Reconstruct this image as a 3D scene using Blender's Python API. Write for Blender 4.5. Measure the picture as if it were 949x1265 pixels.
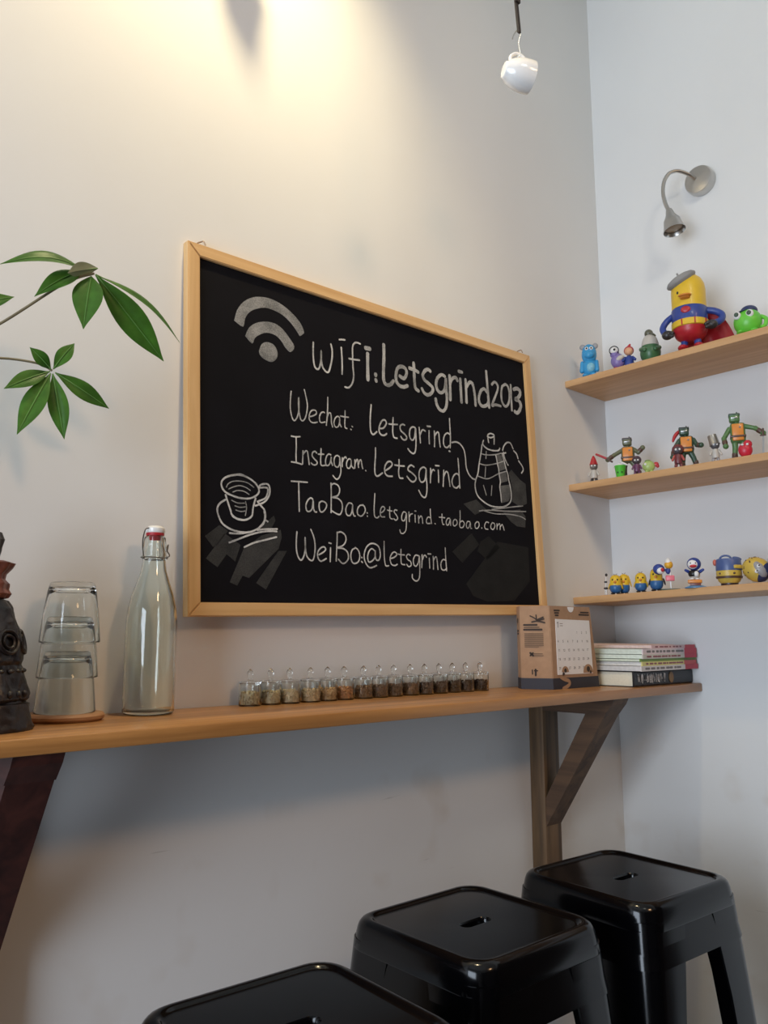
import bpy, bmesh, math, random
from mathutils import Vector, Matrix, Euler, noise
random.seed(7)
PI = math.pi
sc = bpy.context.scene
C = sc.collection
for _o in list(bpy.data.objects):
    bpy.data.objects.remove(_o, do_unlink=True)

# ------------------------------------------------------------------ camera
cam = bpy.data.cameras.new('camera')
camo = bpy.data.objects.new('camera', cam)
C.objects.link(camo)
cam.sensor_fit = 'VERTICAL'
cam.sensor_height = 36.0
cam.lens = 1007.06 * 36.0 / 1265.0
cam.clip_start = 0.02
_R = Matrix(((0.73597, -0.1017, -0.66934), (-0.67701, -0.11457, -0.727), (-0.00275, 0.9882, -0.15317)))
camo.matrix_world = Matrix.Translation((-2.1695, -1.3398, 1.1725)) @ _R.to_4x4()
sc.camera = camo

# ------------------------------------------------------------------ world, lights, exposure
sc.view_settings.view_transform = 'Standard'
sc.view_settings.look = 'None'
sc.view_settings.gamma = 1.0
sc.view_settings.use_curve_mapping = False
sc.view_settings.exposure = 0.0
w = bpy.data.worlds.new('sky')
sc.world = w
w.use_nodes = True
w.node_tree.nodes['Background'].inputs[0].default_value = (0.64, 0.76, 1.0, 1)
w.node_tree.nodes['Background'].inputs[1].default_value = 1.25


def light(name, kind, loc, target, power, col, **kw):
    l = bpy.data.lights.new(name, kind)
    l.energy = power
    l.color = col
    for k, v in kw.items():
        setattr(l, k, v)
    o = bpy.data.objects.new(name, l)
    C.objects.link(o)
    o.location = loc
    d = Vector(target) - Vector(loc)
    o.rotation_euler = d.to_track_quat('-Z', 'Y').to_euler()
    return o


# daylight through the shop window on the far left
light('window_daylight', 'AREA', (-4.4, -1.15, 1.2), (0, -1.0, 0.9), 94, (0.76, 0.87, 1.0), shape='RECTANGLE', size=1.7, size_y=2.2)
# warm ceiling spot close to the back wall
light('ceiling_spot_wall', 'SPOT', (-1.42, -0.42, 3.10), (-1.47, 0.0, 2.25), 60, (1.0, 0.82, 0.48), spot_size=math.radians(110), spot_blend=1.0, shadow_soft_size=0.03)
# warm lamps further back in the room
light('ceiling_lamp_room', 'SPOT', (-1.3, -3.0, 2.95), (-1.5, 0.0, 1.5), 66, (1.0, 0.60, 0.30), spot_size=math.radians(75), spot_blend=0.8, shadow_soft_size=0.22)
light('ceiling_lamp_corner', 'SPOT', (-1.7, -1.9, 3.1), (0.0, -0.5, 2.3), 34, (1.0, 0.98, 0.84), spot_size=math.radians(90), spot_blend=0.9, shadow_soft_size=0.2)



# ------------------------------------------------------------------ material helpers
def srgb(r, g, b):
    def f(c):
        c /= 255.0
        return c / 12.92 if c <= 0.04045 else ((c + 0.055) / 1.055) ** 2.4
    return (f(r), f(g), f(b), 1.0)


MATS = {}


def mat(name, col, rough=0.6, metal=0.0, var=0.06, scale=30.0, bump=0.0, coat=0.0, spec=0.5):
    if name in MATS:
        return MATS[name]
    m = bpy.data.materials.new(name)
    m.use_nodes = True
    nt = m.node_tree
    b = nt.nodes['Principled BSDF']
    c = srgb(*col)
    tc = nt.nodes.new('ShaderNodeTexCoord')
    nz = nt.nodes.new('ShaderNodeTexNoise')
    nz.inputs['Scale'].default_value = scale
    nz.inputs['Detail'].default_value = 4
    nt.links.new(tc.outputs['Object'], nz.inputs['Vector'])
    rp = nt.nodes.new('ShaderNodeValToRGB')
    rp.color_ramp.elements[0].position = 0.3
    rp.color_ramp.elements[1].position = 0.7
    rp.color_ramp.elements[0].color = tuple(x * (1 - var) for x in c[:3]) + (1,)
    rp.color_ramp.elements[1].color = tuple(min(1, x * (1 + var)) for x in c[:3]) + (1,)
    nt.links.new(nz.outputs['Fac'], rp.inputs['Fac'])
    nt.links.new(rp.outputs['Color'], b.inputs['Base Color'])
    b.inputs['Roughness'].default_value = rough
    b.inputs['Metallic'].default_value = metal
    b.inputs['Coat Weight'].default_value = coat
    b.inputs['Specular IOR Level'].default_value = spec
    if bump:
        bp = nt.nodes.new('ShaderNodeBump')
        bp.inputs['Strength'].default_value = bump
        bp.inputs['Distance'].default_value = 0.003
        nt.links.new(nz.outputs['Fac'], bp.inputs['Height'])
        nt.links.new(bp.outputs['Normal'], b.inputs['Normal'])
    MATS[name] = m
    return m


def wood(name, dark, lightc, grain_axis=0, scale=1.0, rough=0.45, coat=0.0):
    m = bpy.data.materials.new(name)
    m.use_nodes = True
    nt = m.node_tree
    b = nt.nodes['Principled BSDF']
    tc = nt.nodes.new('ShaderNodeTexCoord')
    mp = nt.nodes.new('ShaderNodeMapping')
    s = [38.0 * scale] * 3
    s[grain_axis] = 2.2 * scale
    mp.inputs['Scale'].default_value = s
    nt.links.new(tc.outputs['Object'], mp.inputs['Vector'])
    n1 = nt.nodes.new('ShaderNodeTexNoise')
    n1.inputs['Scale'].default_value = 1.0
    n1.inputs['Detail'].default_value = 6
    n1.inputs['Distortion'].default_value = 0.6
    nt.links.new(mp.outputs['Vector'], n1.inputs['Vector'])
    rp = nt.nodes.new('ShaderNodeValToRGB')
    rp.color_ramp.elements[0].position = 0.32
    rp.color_ramp.elements[1].position = 0.68
    rp.color_ramp.elements[0].color = srgb(*dark)
    rp.color_ramp.elements[1].color = srgb(*lightc)
    nt.links.new(n1.outputs['Fac'], rp.inputs['Fac'])
    nt.links.new(rp.outputs['Color'], b.inputs['Base Color'])
    b.inputs['Roughness'].default_value = rough
    b.inputs['Coat Weight'].default_value = coat
    b.inputs['Coat Roughness'].default_value = 0.25
    bp = nt.nodes.new('ShaderNodeBump')
    bp.inputs['Strength'].default_value = 0.12
    bp.inputs['Distance'].default_value = 0.001
    nt.links.new(n1.outputs['Fac'], bp.inputs['Height'])
    nt.links.new(bp.outputs['Normal'], b.inputs['Normal'])
    return m


def glass(name, col=(0.97, 0.99, 0.98), rough=0.0):
    m = bpy.data.materials.new(name)
    m.use_nodes = True
    b = m.node_tree.nodes['Principled BSDF']
    b.inputs['Base Color'].default_value = col + (1,)
    b.inputs['Transmission Weight'].default_value = 1.0
    b.inputs['Roughness'].default_value = rough
    b.inputs['IOR'].default_value = 1.45
    return m


def chalk(name, strength, lo=0.40, hi=0.62):
    """white chalk rubbed onto black board: grain shows the board through"""
    m = bpy.data.materials.new(name)
    m.use_nodes = True
    nt = m.node_tree
    b = nt.nodes['Principled BSDF']
    tc = nt.nodes.new('ShaderNodeTexCoord')
    nz = nt.nodes.new('ShaderNodeTexNoise')
    nz.inputs['Scale'].default_value = 420
    nz.inputs['Detail'].default_value = 3
    n2 = nt.nodes.new('ShaderNodeTexNoise')
    n2.inputs['Scale'].default_value = 26
    n2.inputs['Detail'].default_value = 4
    ad = nt.nodes.new('ShaderNodeMath')
    ad.operation = 'ADD'
    ml = nt.nodes.new('ShaderNodeMath')
    ml.operation = 'MULTIPLY'
    ml.inputs[1].default_value = 0.5
    nt.links.new(tc.outputs['Object'], nz.inputs['Vector'])
    nt.links.new(tc.outputs['Object'], n2.inputs['Vector'])
    nt.links.new(nz.outputs['Fac'], ad.inputs[0])
    nt.links.new(n2.outputs['Fac'], ad.inputs[1])
    nt.links.new(ad.outputs[0], ml.inputs[0])
    rp = nt.nodes.new('ShaderNodeValToRGB')
    rp.color_ramp.elements[0].position = lo
    rp.color_ramp.elements[1].position = hi
    v = 0.72 * strength
    k = 0.008 + 0.35 * v
    rp.color_ramp.elements[0].color = (k, k, k, 1)
    rp.color_ramp.elements[1].color = (v, v * 0.98, v * 0.95, 1)
    nt.links.new(ml.outputs[0], rp.inputs['Fac'])
    nt.links.new(rp.outputs['Color'], b.inputs['Base Color'])
    b.inputs['Roughness'].default_value = 0.95
    b.inputs['Specular IOR Level'].default_value = 0.1
    return m


# ------------------------------------------------------------------ object helpers
def link(name, bm, m, parent=None, smooth=True, angle=None):
    me = bpy.data.meshes.new(name)
    bmesh.ops.recalc_face_normals(bm, faces=bm.faces[:])
    bm.to_mesh(me)
    bm.free()
    if smooth:
        for p in me.polygons:
            p.use_smooth = True
        if angle is not None:
            try:
                me.set_sharp_from_angle(angle=math.radians(angle))
            except Exception:
                pass
    if m is not None:
        me.materials.append(m)
    o = bpy.data.objects.new(name, me)
    C.objects.link(o)
    if parent is not None:
        o.parent = parent
    return o


def tag(o, label, cat, group=None, kind=None):
    if label:
        o['label'] = label
    if cat:
        o['category'] = cat
    if group:
        o['group'] = group
    if kind:
        o['kind'] = kind
    return o


def thing(name, label, cat, loc=(0, 0, 0), rz=0.0, group=None):
    o = bpy.data.objects.new(name, None)
    o.empty_display_size = 0.05
    C.objects.link(o)
    o.location = loc
    o.rotation_euler = (0, 0, rz)
    return tag(o, label, cat, group)


def copy_tree(o, parent=None):
    c = o.copy()
    C.objects.link(c)
    if parent is not None:
        c.parent = parent
    for ch in o.children:
        copy_tree(ch, c)
    return c


class MB:
    """collects shapes into one mesh"""

    def __init__(self):
        self.bm = bmesh.new()

    def _xf(self, verts, M):
        for v in verts:
            v.co = M @ v.co

    def box(self, c, s, rot=None, bevel=0.0, seg=2):
        r = bmesh.ops.create_cube(self.bm, size=1.0)
        vs = r['verts']
        for v in vs:
            v.co = Vector((v.co.x * s[0], v.co.y * s[1], v.co.z * s[2]))
        if bevel:
            es = list({e for v in vs for e in v.link_edges})
            rb = bmesh.ops.bevel(self.bm, geom=es, offset=bevel, segments=seg, affect='EDGES', profile=0.5)
            vs = list({v for f in rb['faces'] for v in f.verts} | {v for v in vs if v.is_valid})
            # gather whole island
            seen = set(vs)
            st = list(vs)
            while st:
                v = st.pop()
                for e in v.link_edges:
                    q = e.other_vert(v)
                    if q not in seen:
                        seen.add(q)
                        st.append(q)
            vs = list(seen)
        M = Matrix.Translation(c)
        if rot is not None:
            M = M @ (rot.to_matrix().to_4x4() if isinstance(rot, Euler) else rot.to_4x4())
        self._xf(vs, M)
        return self

    def ell(self, c, r, rot=None, seg=20, rings=12):
        if not hasattr(r, '__len__'):
            r = (r, r, r)
        q = bmesh.ops.create_uvsphere(self.bm, u_segments=seg, v_segments=rings, radius=1.0)
        M = Matrix.Translation(c)
        if rot is not None:
            M = M @ Euler(rot).to_matrix().to_4x4()
        M = M @ Matrix.Diagonal((r[0], r[1], r[2], 1))
        self._xf(q['verts'], M)
        return self

    def rings(self, pts, rad, seg=12, cap=True):
        """tube through pts with radius per point"""
        n = len(pts)
        P = [Vector(p) for p in pts]
        if not hasattr(rad, '__len__'):
            rad = [rad] * n
        prev = None
        loops = []
        for i in range(n):
            t = (P[min(i + 1, n - 1)] - P[max(i - 1, 0)])
            if t.length < 1e-9:
                t = Vector((0, 0, 1))
            t.normalize()
            if prev is None:
                a = Vector((0, 0, 1)) if abs(t.z) < 0.9 else Vector((1, 0, 0))
                x = t.cross(a).normalized()
            else:
                x = (prev - t * prev.dot(t))
                x = x.normalized() if x.length > 1e-6 else t.orthogonal().normalized()
            prev = x
            y = t.cross(x)
            loops.append([self.bm.verts.new(P[i] + (x * math.cos(2 * PI * k / seg) + y * math.sin(2 * PI * k / seg)) * rad[i]) for k in range(seg)])
        for i in range(n - 1):
            for k in range(seg):
                self.bm.faces.new((loops[i][k], loops[i][(k + 1) % seg], loops[i + 1][(k + 1) % seg], loops[i + 1][k]))
        if cap:
            self.bm.faces.new(loops[0][::-1])
            self.bm.faces.new(loops[-1])
        return self

    def cap(self, a, b, ra, rb=None, seg=14):
        """capsule with tapering radius"""
        rb = ra if rb is None else rb
        a, b = Vector(a), Vector(b)
        t = (b - a).normalized()
        pts, rad = [], []
        for k in range(5):
            th = PI / 2 * (1 - k / 4.0)
            pts.append(a - t * ra * math.sin(th))
            rad.append(max(ra * math.cos(th), 1e-5))
        for k in range(5):
            th = PI / 2 * k / 4.0
            pts.append(b + t * rb * math.sin(th))
            rad.append(max(rb * math.cos(th), 1e-5))
        return self.rings(pts, rad, seg)

    def lathe(self, prof, c=(0, 0, 0), seg=32, axis=None, closed=False, sx=1.0, sy=1.0):
        """profile of (r, z) about z; axis = direction to turn z into"""
        M = Matrix.Translation(c)
        if axis is not None:
            M = M @ Vector(axis).normalized().to_track_quat('Z', 'Y').to_matrix().to_4x4()
        loops = []
        for r, z in prof:
            if r < 1e-6:
                loops.append([self.bm.verts.new(M @ Vector((0, 0, z)))])
            else:
                loops.append([self.bm.verts.new(M @ Vector((sx * r * math.cos(2 * PI * k / seg), sy * r * math.sin(2 * PI * k / seg), z))) for k in range(seg)])
        n = len(loops)
        for i in range(n if closed else n - 1):
            A, B = loops[i], loops[(i + 1) % n]
            if len(A) == 1 and len(B) == 1:
                continue
            for k in range(seg):
                k2 = (k + 1) % seg
                if len(A) == 1:
                    self.bm.faces.new((A[0], B[k2], B[k]))
                elif len(B) == 1:
                    self.bm.faces.new((A[k], A[k2], B[0]))
                else:
                    self.bm.faces.new((A[k], A[k2], B[k2], B[k]))
        return self

    def prism(self, poly, a, b, fn):
        """2D polygon swept between depths a and b; fn(x, y, d) gives the point"""
        A = [self.bm.verts.new(fn(x, y, a)) for x, y in poly]
        B = [self.bm.verts.new(fn(x, y, b)) for x, y in poly]
        self.bm.faces.new(A)
        self.bm.faces.new(B[::-1])
        n = len(poly)
        for i in range(n):
            self.bm.faces.new((A[i], B[i], B[(i + 1) % n], A[(i + 1) % n]))
        return self

    def grid(self, rows, closed=False):
        L = [[self.bm.verts.new(p) for p in r] for r in rows]
        for i in range(len(L) - 1):
            m = len(L[i])
            for k in range(m if closed else m - 1):
                self.bm.faces.new((L[i][k], L[i][(k + 1) % m], L[i + 1][(k + 1) % m], L[i + 1][k]))
        return L

    def done(self, name, m, parent=None, smooth=True, angle=40):
        return link(name, self.bm, m, parent, smooth, angle)


def catmull(pts, n=5):
    P = [Vector(p) for p in pts]
    if len(P) < 3:
        return P
    out = []
    for i in range(len(P) - 1):
        p0, p1, p2, p3 = P[max(i - 1, 0)], P[i], P[i + 1], P[min(i + 2, len(P) - 1)]
        for k in range(n):
            t = k / n
            out.append(0.5 * ((2 * p1) + (p2 - p0) * t + (2 * p0 - 5 * p1 + 4 * p2 - p3) * t * t + (3 * p1 - p0 - 3 * p2 + p3) * t ** 3))
    out.append(P[-1])
    return out


def ribbon(mb, pts, width, z, n=5, jitter=0.0):
    """flat stroke drawn on a local xy plane"""
    P = [Vector((p[0], p[1])) for p in pts]
    P = catmull(P, n) if len(P) > 2 else P
    t0 = (P[1] - P[0]).normalized()
    t1 = (P[-1] - P[-2]).normalized()
    P = [P[0] - t0 * width * 0.4] + P + [P[-1] + t1 * width * 0.4]
    prev = None
    for i, p in enumerate(P):
        t = (P[min(i + 1, len(P) - 1)] - P[max(i - 1, 0)])
        if t.length < 1e-9:
            continue
        t.normalize()
        nrm = Vector((-t.y, t.x))
        hw = width * 0.5 * (0.55 if i in (0, len(P) - 1) else 1.0) * (1 + random.uniform(-jitter, jitter))
        a = mb.bm.verts.new((p.x + nrm.x * hw, p.y + nrm.y * hw, z))
        b = mb.bm.verts.new((p.x - nrm.x * hw, p.y - nrm.y * hw, z))
        if prev:
            mb.bm.faces.new((prev[0], prev[1], b, a))
        prev = (a, b)


# ------------------------------------------------------------------ materials
M_wall = bpy.data.materials.new('painted_plaster')
M_wall.use_nodes = True
nt = M_wall.node_tree
b = nt.nodes['Principled BSDF']
tc = nt.nodes.new('ShaderNodeTexCoord')
nA = nt.nodes.new('ShaderNodeTexNoise')
nA.inputs['Scale'].default_value = 1.6
nA.inputs['Detail'].default_value = 5
rA = nt.nodes.new('ShaderNodeValToRGB')
rA.color_ramp.elements[0].position = 0.3
rA.color_ramp.elements[1].position = 0.7
rA.color_ramp.elements[0].color = (0.735, 0.725, 0.71, 1)
rA.color_ramp.elements[1].color = (0.775, 0.77, 0.755, 1)
nt.links.new(tc.outputs['Object'], nA.inputs['Vector'])
nt.links.new(nA.outputs['Fac'], rA.inputs['Fac'])
# faint ochre stains on the low part of the wall
nS = nt.nodes.new('ShaderNodeTexNoise')
nS.inputs['Scale'].default_value = 5.5
nS.inputs['Detail'].default_value = 3
nt.links.new(tc.outputs['Object'], nS.inputs['Vector'])
rS = nt.nodes.new('ShaderNodeValToRGB')
rS.color_ramp.elements[0].position = 0.58
rS.color_ramp.elements[1].position = 0.80
rS.color_ramp.elements[0].color = (0, 0, 0, 1)
rS.color_ramp.elements[1].color = (0.35, 0.35, 0.35, 1)
nt.links.new(nS.outputs['Fac'], rS.inputs['Fac'])
sx = nt.nodes.new('ShaderNodeSeparateXYZ')
nt.links.new(tc.outputs['Object'], sx.inputs[0])
mr = nt.nodes.new('ShaderNodeMapRange')
mr.inputs[1].default_value = 1.0
mr.inputs[2].default_value = 0.85
nt.links.new(sx.outputs['Z'], mr.inputs[0])
mm = nt.nodes.new('ShaderNodeMath')
mm.operation = 'MULTIPLY'
nt.links.new(rS.outputs['Color'], mm.inputs[0])
nt.links.new(mr.outputs[0], mm.inputs[1])
mx = nt.nodes.new('ShaderNodeMixRGB')
mx.inputs[2].default_value = srgb(178, 150, 112)
nt.links.new(mm.outputs[0], mx.inputs[0])
nt.links.new(rA.outputs['Color'], mx.inputs[1])
# thin dark scuff marks, low down only
mpS = nt.nodes.new('ShaderNodeMapping')
mpS.inputs['Scale'].default_value = (7, 7, 60)
mpS.inputs['Rotation'].default_value = (0, 0.12, 0)
nt.links.new(tc.outputs['Object'], mpS.inputs['Vector'])
nK = nt.nodes.new('ShaderNodeTexNoise')
nK.inputs['Scale'].default_value = 1.0
nK.inputs['Detail'].default_value = 2
nt.links.new(mpS.outputs['Vector'], nK.inputs['Vector'])
rK = nt.nodes.new('ShaderNodeValToRGB')
rK.color_ramp.elements[0].position = 0.735
rK.color_ramp.elements[1].position = 0.80
rK.color_ramp.elements[0].color = (0, 0, 0, 1)
rK.color_ramp.elements[1].color = (0.5, 0.5, 0.5, 1)
nt.links.new(nK.outputs['Fac'], rK.inputs['Fac'])
mk = nt.nodes.new('ShaderNodeMath')
mk.operation = 'MULTIPLY'
nt.links.new(rK.outputs['Color'], mk.inputs[0])
nt.links.new(mr.outputs[0], mk.inputs[1])
mx2 = nt.nodes.new('ShaderNodeMixRGB')
mx2.inputs[2].default_value = srgb(96, 88, 82)
nt.links.new(mk.outputs[0], mx2.inputs[0])
nt.links.new(mx.outputs[0], mx2.inputs[1])
nt.links.new(mx2.outputs[0], b.inputs['Base Color'])
b.inputs['Roughness'].default_value = 0.85
b.inputs['Specular IOR Level'].default_value = 0.2
nF = nt.nodes.new('ShaderNodeTexNoise')
nF.inputs['Scale'].default_value = 90
nF.inputs['Detail'].default_value = 3
nt.links.new(tc.outputs['Object'], nF.inputs['Vector'])
bp = nt.nodes.new('ShaderNodeBump')
bp.inputs['Strength'].default_value = 0.06
bp.inputs['Distance'].default_value = 0.002
nt.links.new(nF.outputs['Fac'], bp.inputs['Height'])
nt.links.new(bp.outputs['Normal'], b.inputs['Normal'])

M_floor = mat('floor_concrete', (58, 53, 49), 0.5, var=0.15, scale=4)
M_ceiling = mat('ceiling_paint', (225, 222, 216), 0.9, var=0.02)
M_counter = wood('counter_oak', (140, 92, 47), (194, 139, 80), 0, 0.8, 0.35, 0.15)
M_shelf = wood('shelf_wood', (186, 140, 94), (212, 168, 120), 1, 0.9, 0.5)
M_pine = wood('frame_pine_wide', (205, 160, 104), (226, 186, 132), 0, 1.0, 0.45)
M_pinev = wood('frame_pine_tall', (205, 160, 104), (226, 186, 132), 1, 1.0, 0.45)
M_post = wood('bracket_wood', (72, 54, 36), (120, 92, 62), 2, 1.0, 0.6)
M_arm = wood('bracket_wood_arm', (66, 46, 32), (104, 76, 52), 1, 1.0, 0.6)
M_redpost = wood('bracket_red_post', (58, 38, 30), (92, 66, 50), 2, 1.0, 0.6)
M_redarm = wood('bracket_red_brown', (46, 22, 20), (76, 40, 34), 1, 1.0, 0.5)
M_board = mat('blackboard', (16, 15, 20), 0.8, var=0.18, scale=7, spec=0.12)
M_steel = mat('brushed_steel', (196, 194, 190), 0.28, 1.0, var=0.04)
M_hook = mat('hook_metal', (150, 130, 110), 0.4, 1.0)
M_black = mat('stool_black', (5, 5, 7), 0.15, 0.0, var=0.05, coat=0.0, spec=0.40)
M_rubber = mat('rubber_black', (20, 20, 20), 0.8)
M_glass = glass('clear_glass')
M_bottle = glass('bottle_glass', (0.93, 0.975, 0.95))
M_ceramic = mat('white_ceramic', (236, 234, 230), 0.18, var=0.01, coat=0.3)

# ------------------------------------------------------------------ room shell
def struct(name, mb, m):
    o = mb.done(name, m, None, smooth=False)
    o['kind'] = 'structure'
    return o


XL, YF, ZC = -4.6, -4.6, 3.3
struct('floor', MB().box((XL / 2, YF / 2, -0.05), (-XL + 0.4, -YF + 0.4, 0.1)), M_floor)
struct('wall_back', MB().box((XL / 2, 0.05, ZC / 2), (-XL, 0.1, ZC)), M_wall)
mb = MB()
mb.box((0.05, -0.60, ZC / 2), (0.1, 1.4, ZC))
mb.box((0.05, -1.3 + YF / 2 + 0.65, ZC - 0.4), (0.1, -YF - 1.3, 0.8))
struct('wall_right', mb, M_wall)
mb = MB()
mb.box((0.06, (-1.3 + YF) / 2, 1.25), (0.08, -YF - 1.3, 2.5))  # added dark panelling out of view, keeps reflections in the stool sides dark
for y in (-1.36, -2.45, -3.55, -4.54):
    mb.box((0.01, y, 1.25), (0.06, 0.09, 2.5))
struct('unseen_dark_panel', mb, wood('dark_panel_wood', (44, 32, 25), (66, 48, 36), 2, 0.6, 0.5))
struct('ceiling', MB().box((XL / 2, YF / 2, ZC + 0.05), (-XL + 0.2, -YF + 0.2, 0.1)), M_ceiling)
struct('wall_front', MB().box((XL / 2, YF - 0.05, ZC / 2), (-XL, 0.1, ZC)), mat('front_wall_dark', (58, 50, 46), 0.8, var=0.1, scale=3))
# left wall with the shop window opening
mb = MB()
mb.box((XL - 0.05, -0.10, ZC / 2), (0.1, 0.2, ZC))
mb.box((XL - 0.05, -3.35, ZC / 2), (0.1, 2.5, ZC))
mb.box((XL - 0.05, -1.15, 2.85), (0.1, 1.9, 0.9))
struct('wall_left', mb, M_wall)
mb = MB()
for y in (-0.23, -1.15, -2.07):
    mb.box((XL - 0.05, y, 1.2), (0.05, 0.06, 2.4))
for z in (0.03, 2.37):
    mb.box((XL - 0.05, -1.15, z), (0.05, 1.90, 0.06))
struct('window_1', mb, mat('window_frame', (60, 58, 56), 0.5))

# ------------------------------------------------------------------ counter and brackets
ZT = 1.05
ctr = MB().box((-1.15, -0.13, ZT - 0.0112), (2.30, 0.26, 0.0224), bevel=0.003).done('wall_counter', M_counter)
tag(ctr, 'long narrow brown wooden bar counter fixed along the wall under the chalkboard', 'counter')
ZB = ZT - 0.0224


def bracket(x, wid, mpost, marm, label, brace_end, grp):
    t = thing('counter_bracket', label, 'bracket', (x, 0, 0), 0, grp)
    hw = wid / 2
    MB().box((0, -0.0225, ZB - 0.28), (wid, 0.045, 0.56), bevel=0.003).done('post', mpost, t)
    mb = MB()
    prof = [(-0.045, ZB), (-0.253, ZB), (-0.246, ZB - 0.014), (-0.226, ZB - 0.038), (-0.045, ZB - 0.038)]
    mb.prism(prof, -hw, hw, lambda y, z, d: (d, y, z))
    mb.done('arm', marm, t, smooth=False)
    mb = MB()
    z0 = brace_end
    prof = [(-0.171, ZB - 0.038), (-0.226, ZB - 0.038), (-0.045, z0 - 0.038), (-0.045, z0 + 0.030)]
    mb.prism(prof, -hw * 0.94, hw * 0.94, lambda y, z, d: (d, y, z))
    mb.done('brace', marm, t, smooth=False)
    return t


bracket(-0.3975, 0.066, M_post, M_arm, 'brown wooden triangular wall bracket under the right end of the counter behind the far stool', 0.745, None)
bracket(-1.766, 0.066, M_redpost, M_redarm, 'dark reddish-brown wooden wall bracket under the left end of the counter', 0.745, None)

# ------------------------------------------------------------------ chalkboard
BO = Vector((-1.4438, -0.0416, 1.2117))
BU, BV, BN = Vector((0.9998, -0.00513, 0.01957)), Vector((-0.01939, 0.03236, 0.99929)), Vector((-0.00576, -0.99946, 0.03226))
BW, BH, FW = 1.050, 0.712, 0.0255
board = thing('chalkboard', 'large black chalkboard in a pale wooden frame with white handwritten chalk lettering', 'chalkboard')
Mb = Matrix((BU, BV, BN)).transposed().to_4x4()
Mb.translation = BO
board.matrix_world = Mb


def member(poly, m):
    mb = MB()
    mb.prism(poly, 0.0, -0.019, lambda x, y, d: (x, y, d))
    bmesh.ops.bevel(mb.bm, geom=[e for e in mb.bm.edges if all(abs(v.co.z) < 1e-6 for v in e.verts)], offset=0.0018, segments=2, affect='EDGES')
    mb.done('frame_rail', m, board, smooth=False)


G = 0.0004
member([(0, 0), (BW, 0), (BW - FW, FW - G), (FW, FW - G)], M_pine)
member([(0, BH), (FW, BH - FW + G), (BW - FW, BH - FW + G), (BW, BH)], M_pine)
member([(0, G), (FW, FW + G), (FW, BH - FW - G), (0, BH - G)], M_pinev)
member([(BW, G), (BW, BH - G), (BW - FW, BH - FW - G), (BW - FW, FW + G)], M_pinev)
MB().box((BW / 2, BH / 2, -0.0115), (BW - 2 * FW + 0.002, BH - 2 * FW + 0.002, 0.007)).done('board_panel', M_board, board, smooth=False)
for hx in (0.026, BW - 0.04):
    mb = MB()
    mb.rings(catmull([(hx, BH - 0.002, -0.012), (hx, BH + 0.006, -0.012), (hx + 0.006, BH + 0.010, -0.010), (hx + 0.010, BH + 0.011, -0.006), (hx + 0.013, BH + 0.003, -0.004)], 5), 0.0014, 8)
    mb.ell((hx, BH + 0.001, -0.012), (0.006, 0.003, 0.005))
    mb.done('hanging_hook', M_hook, board)
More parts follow.
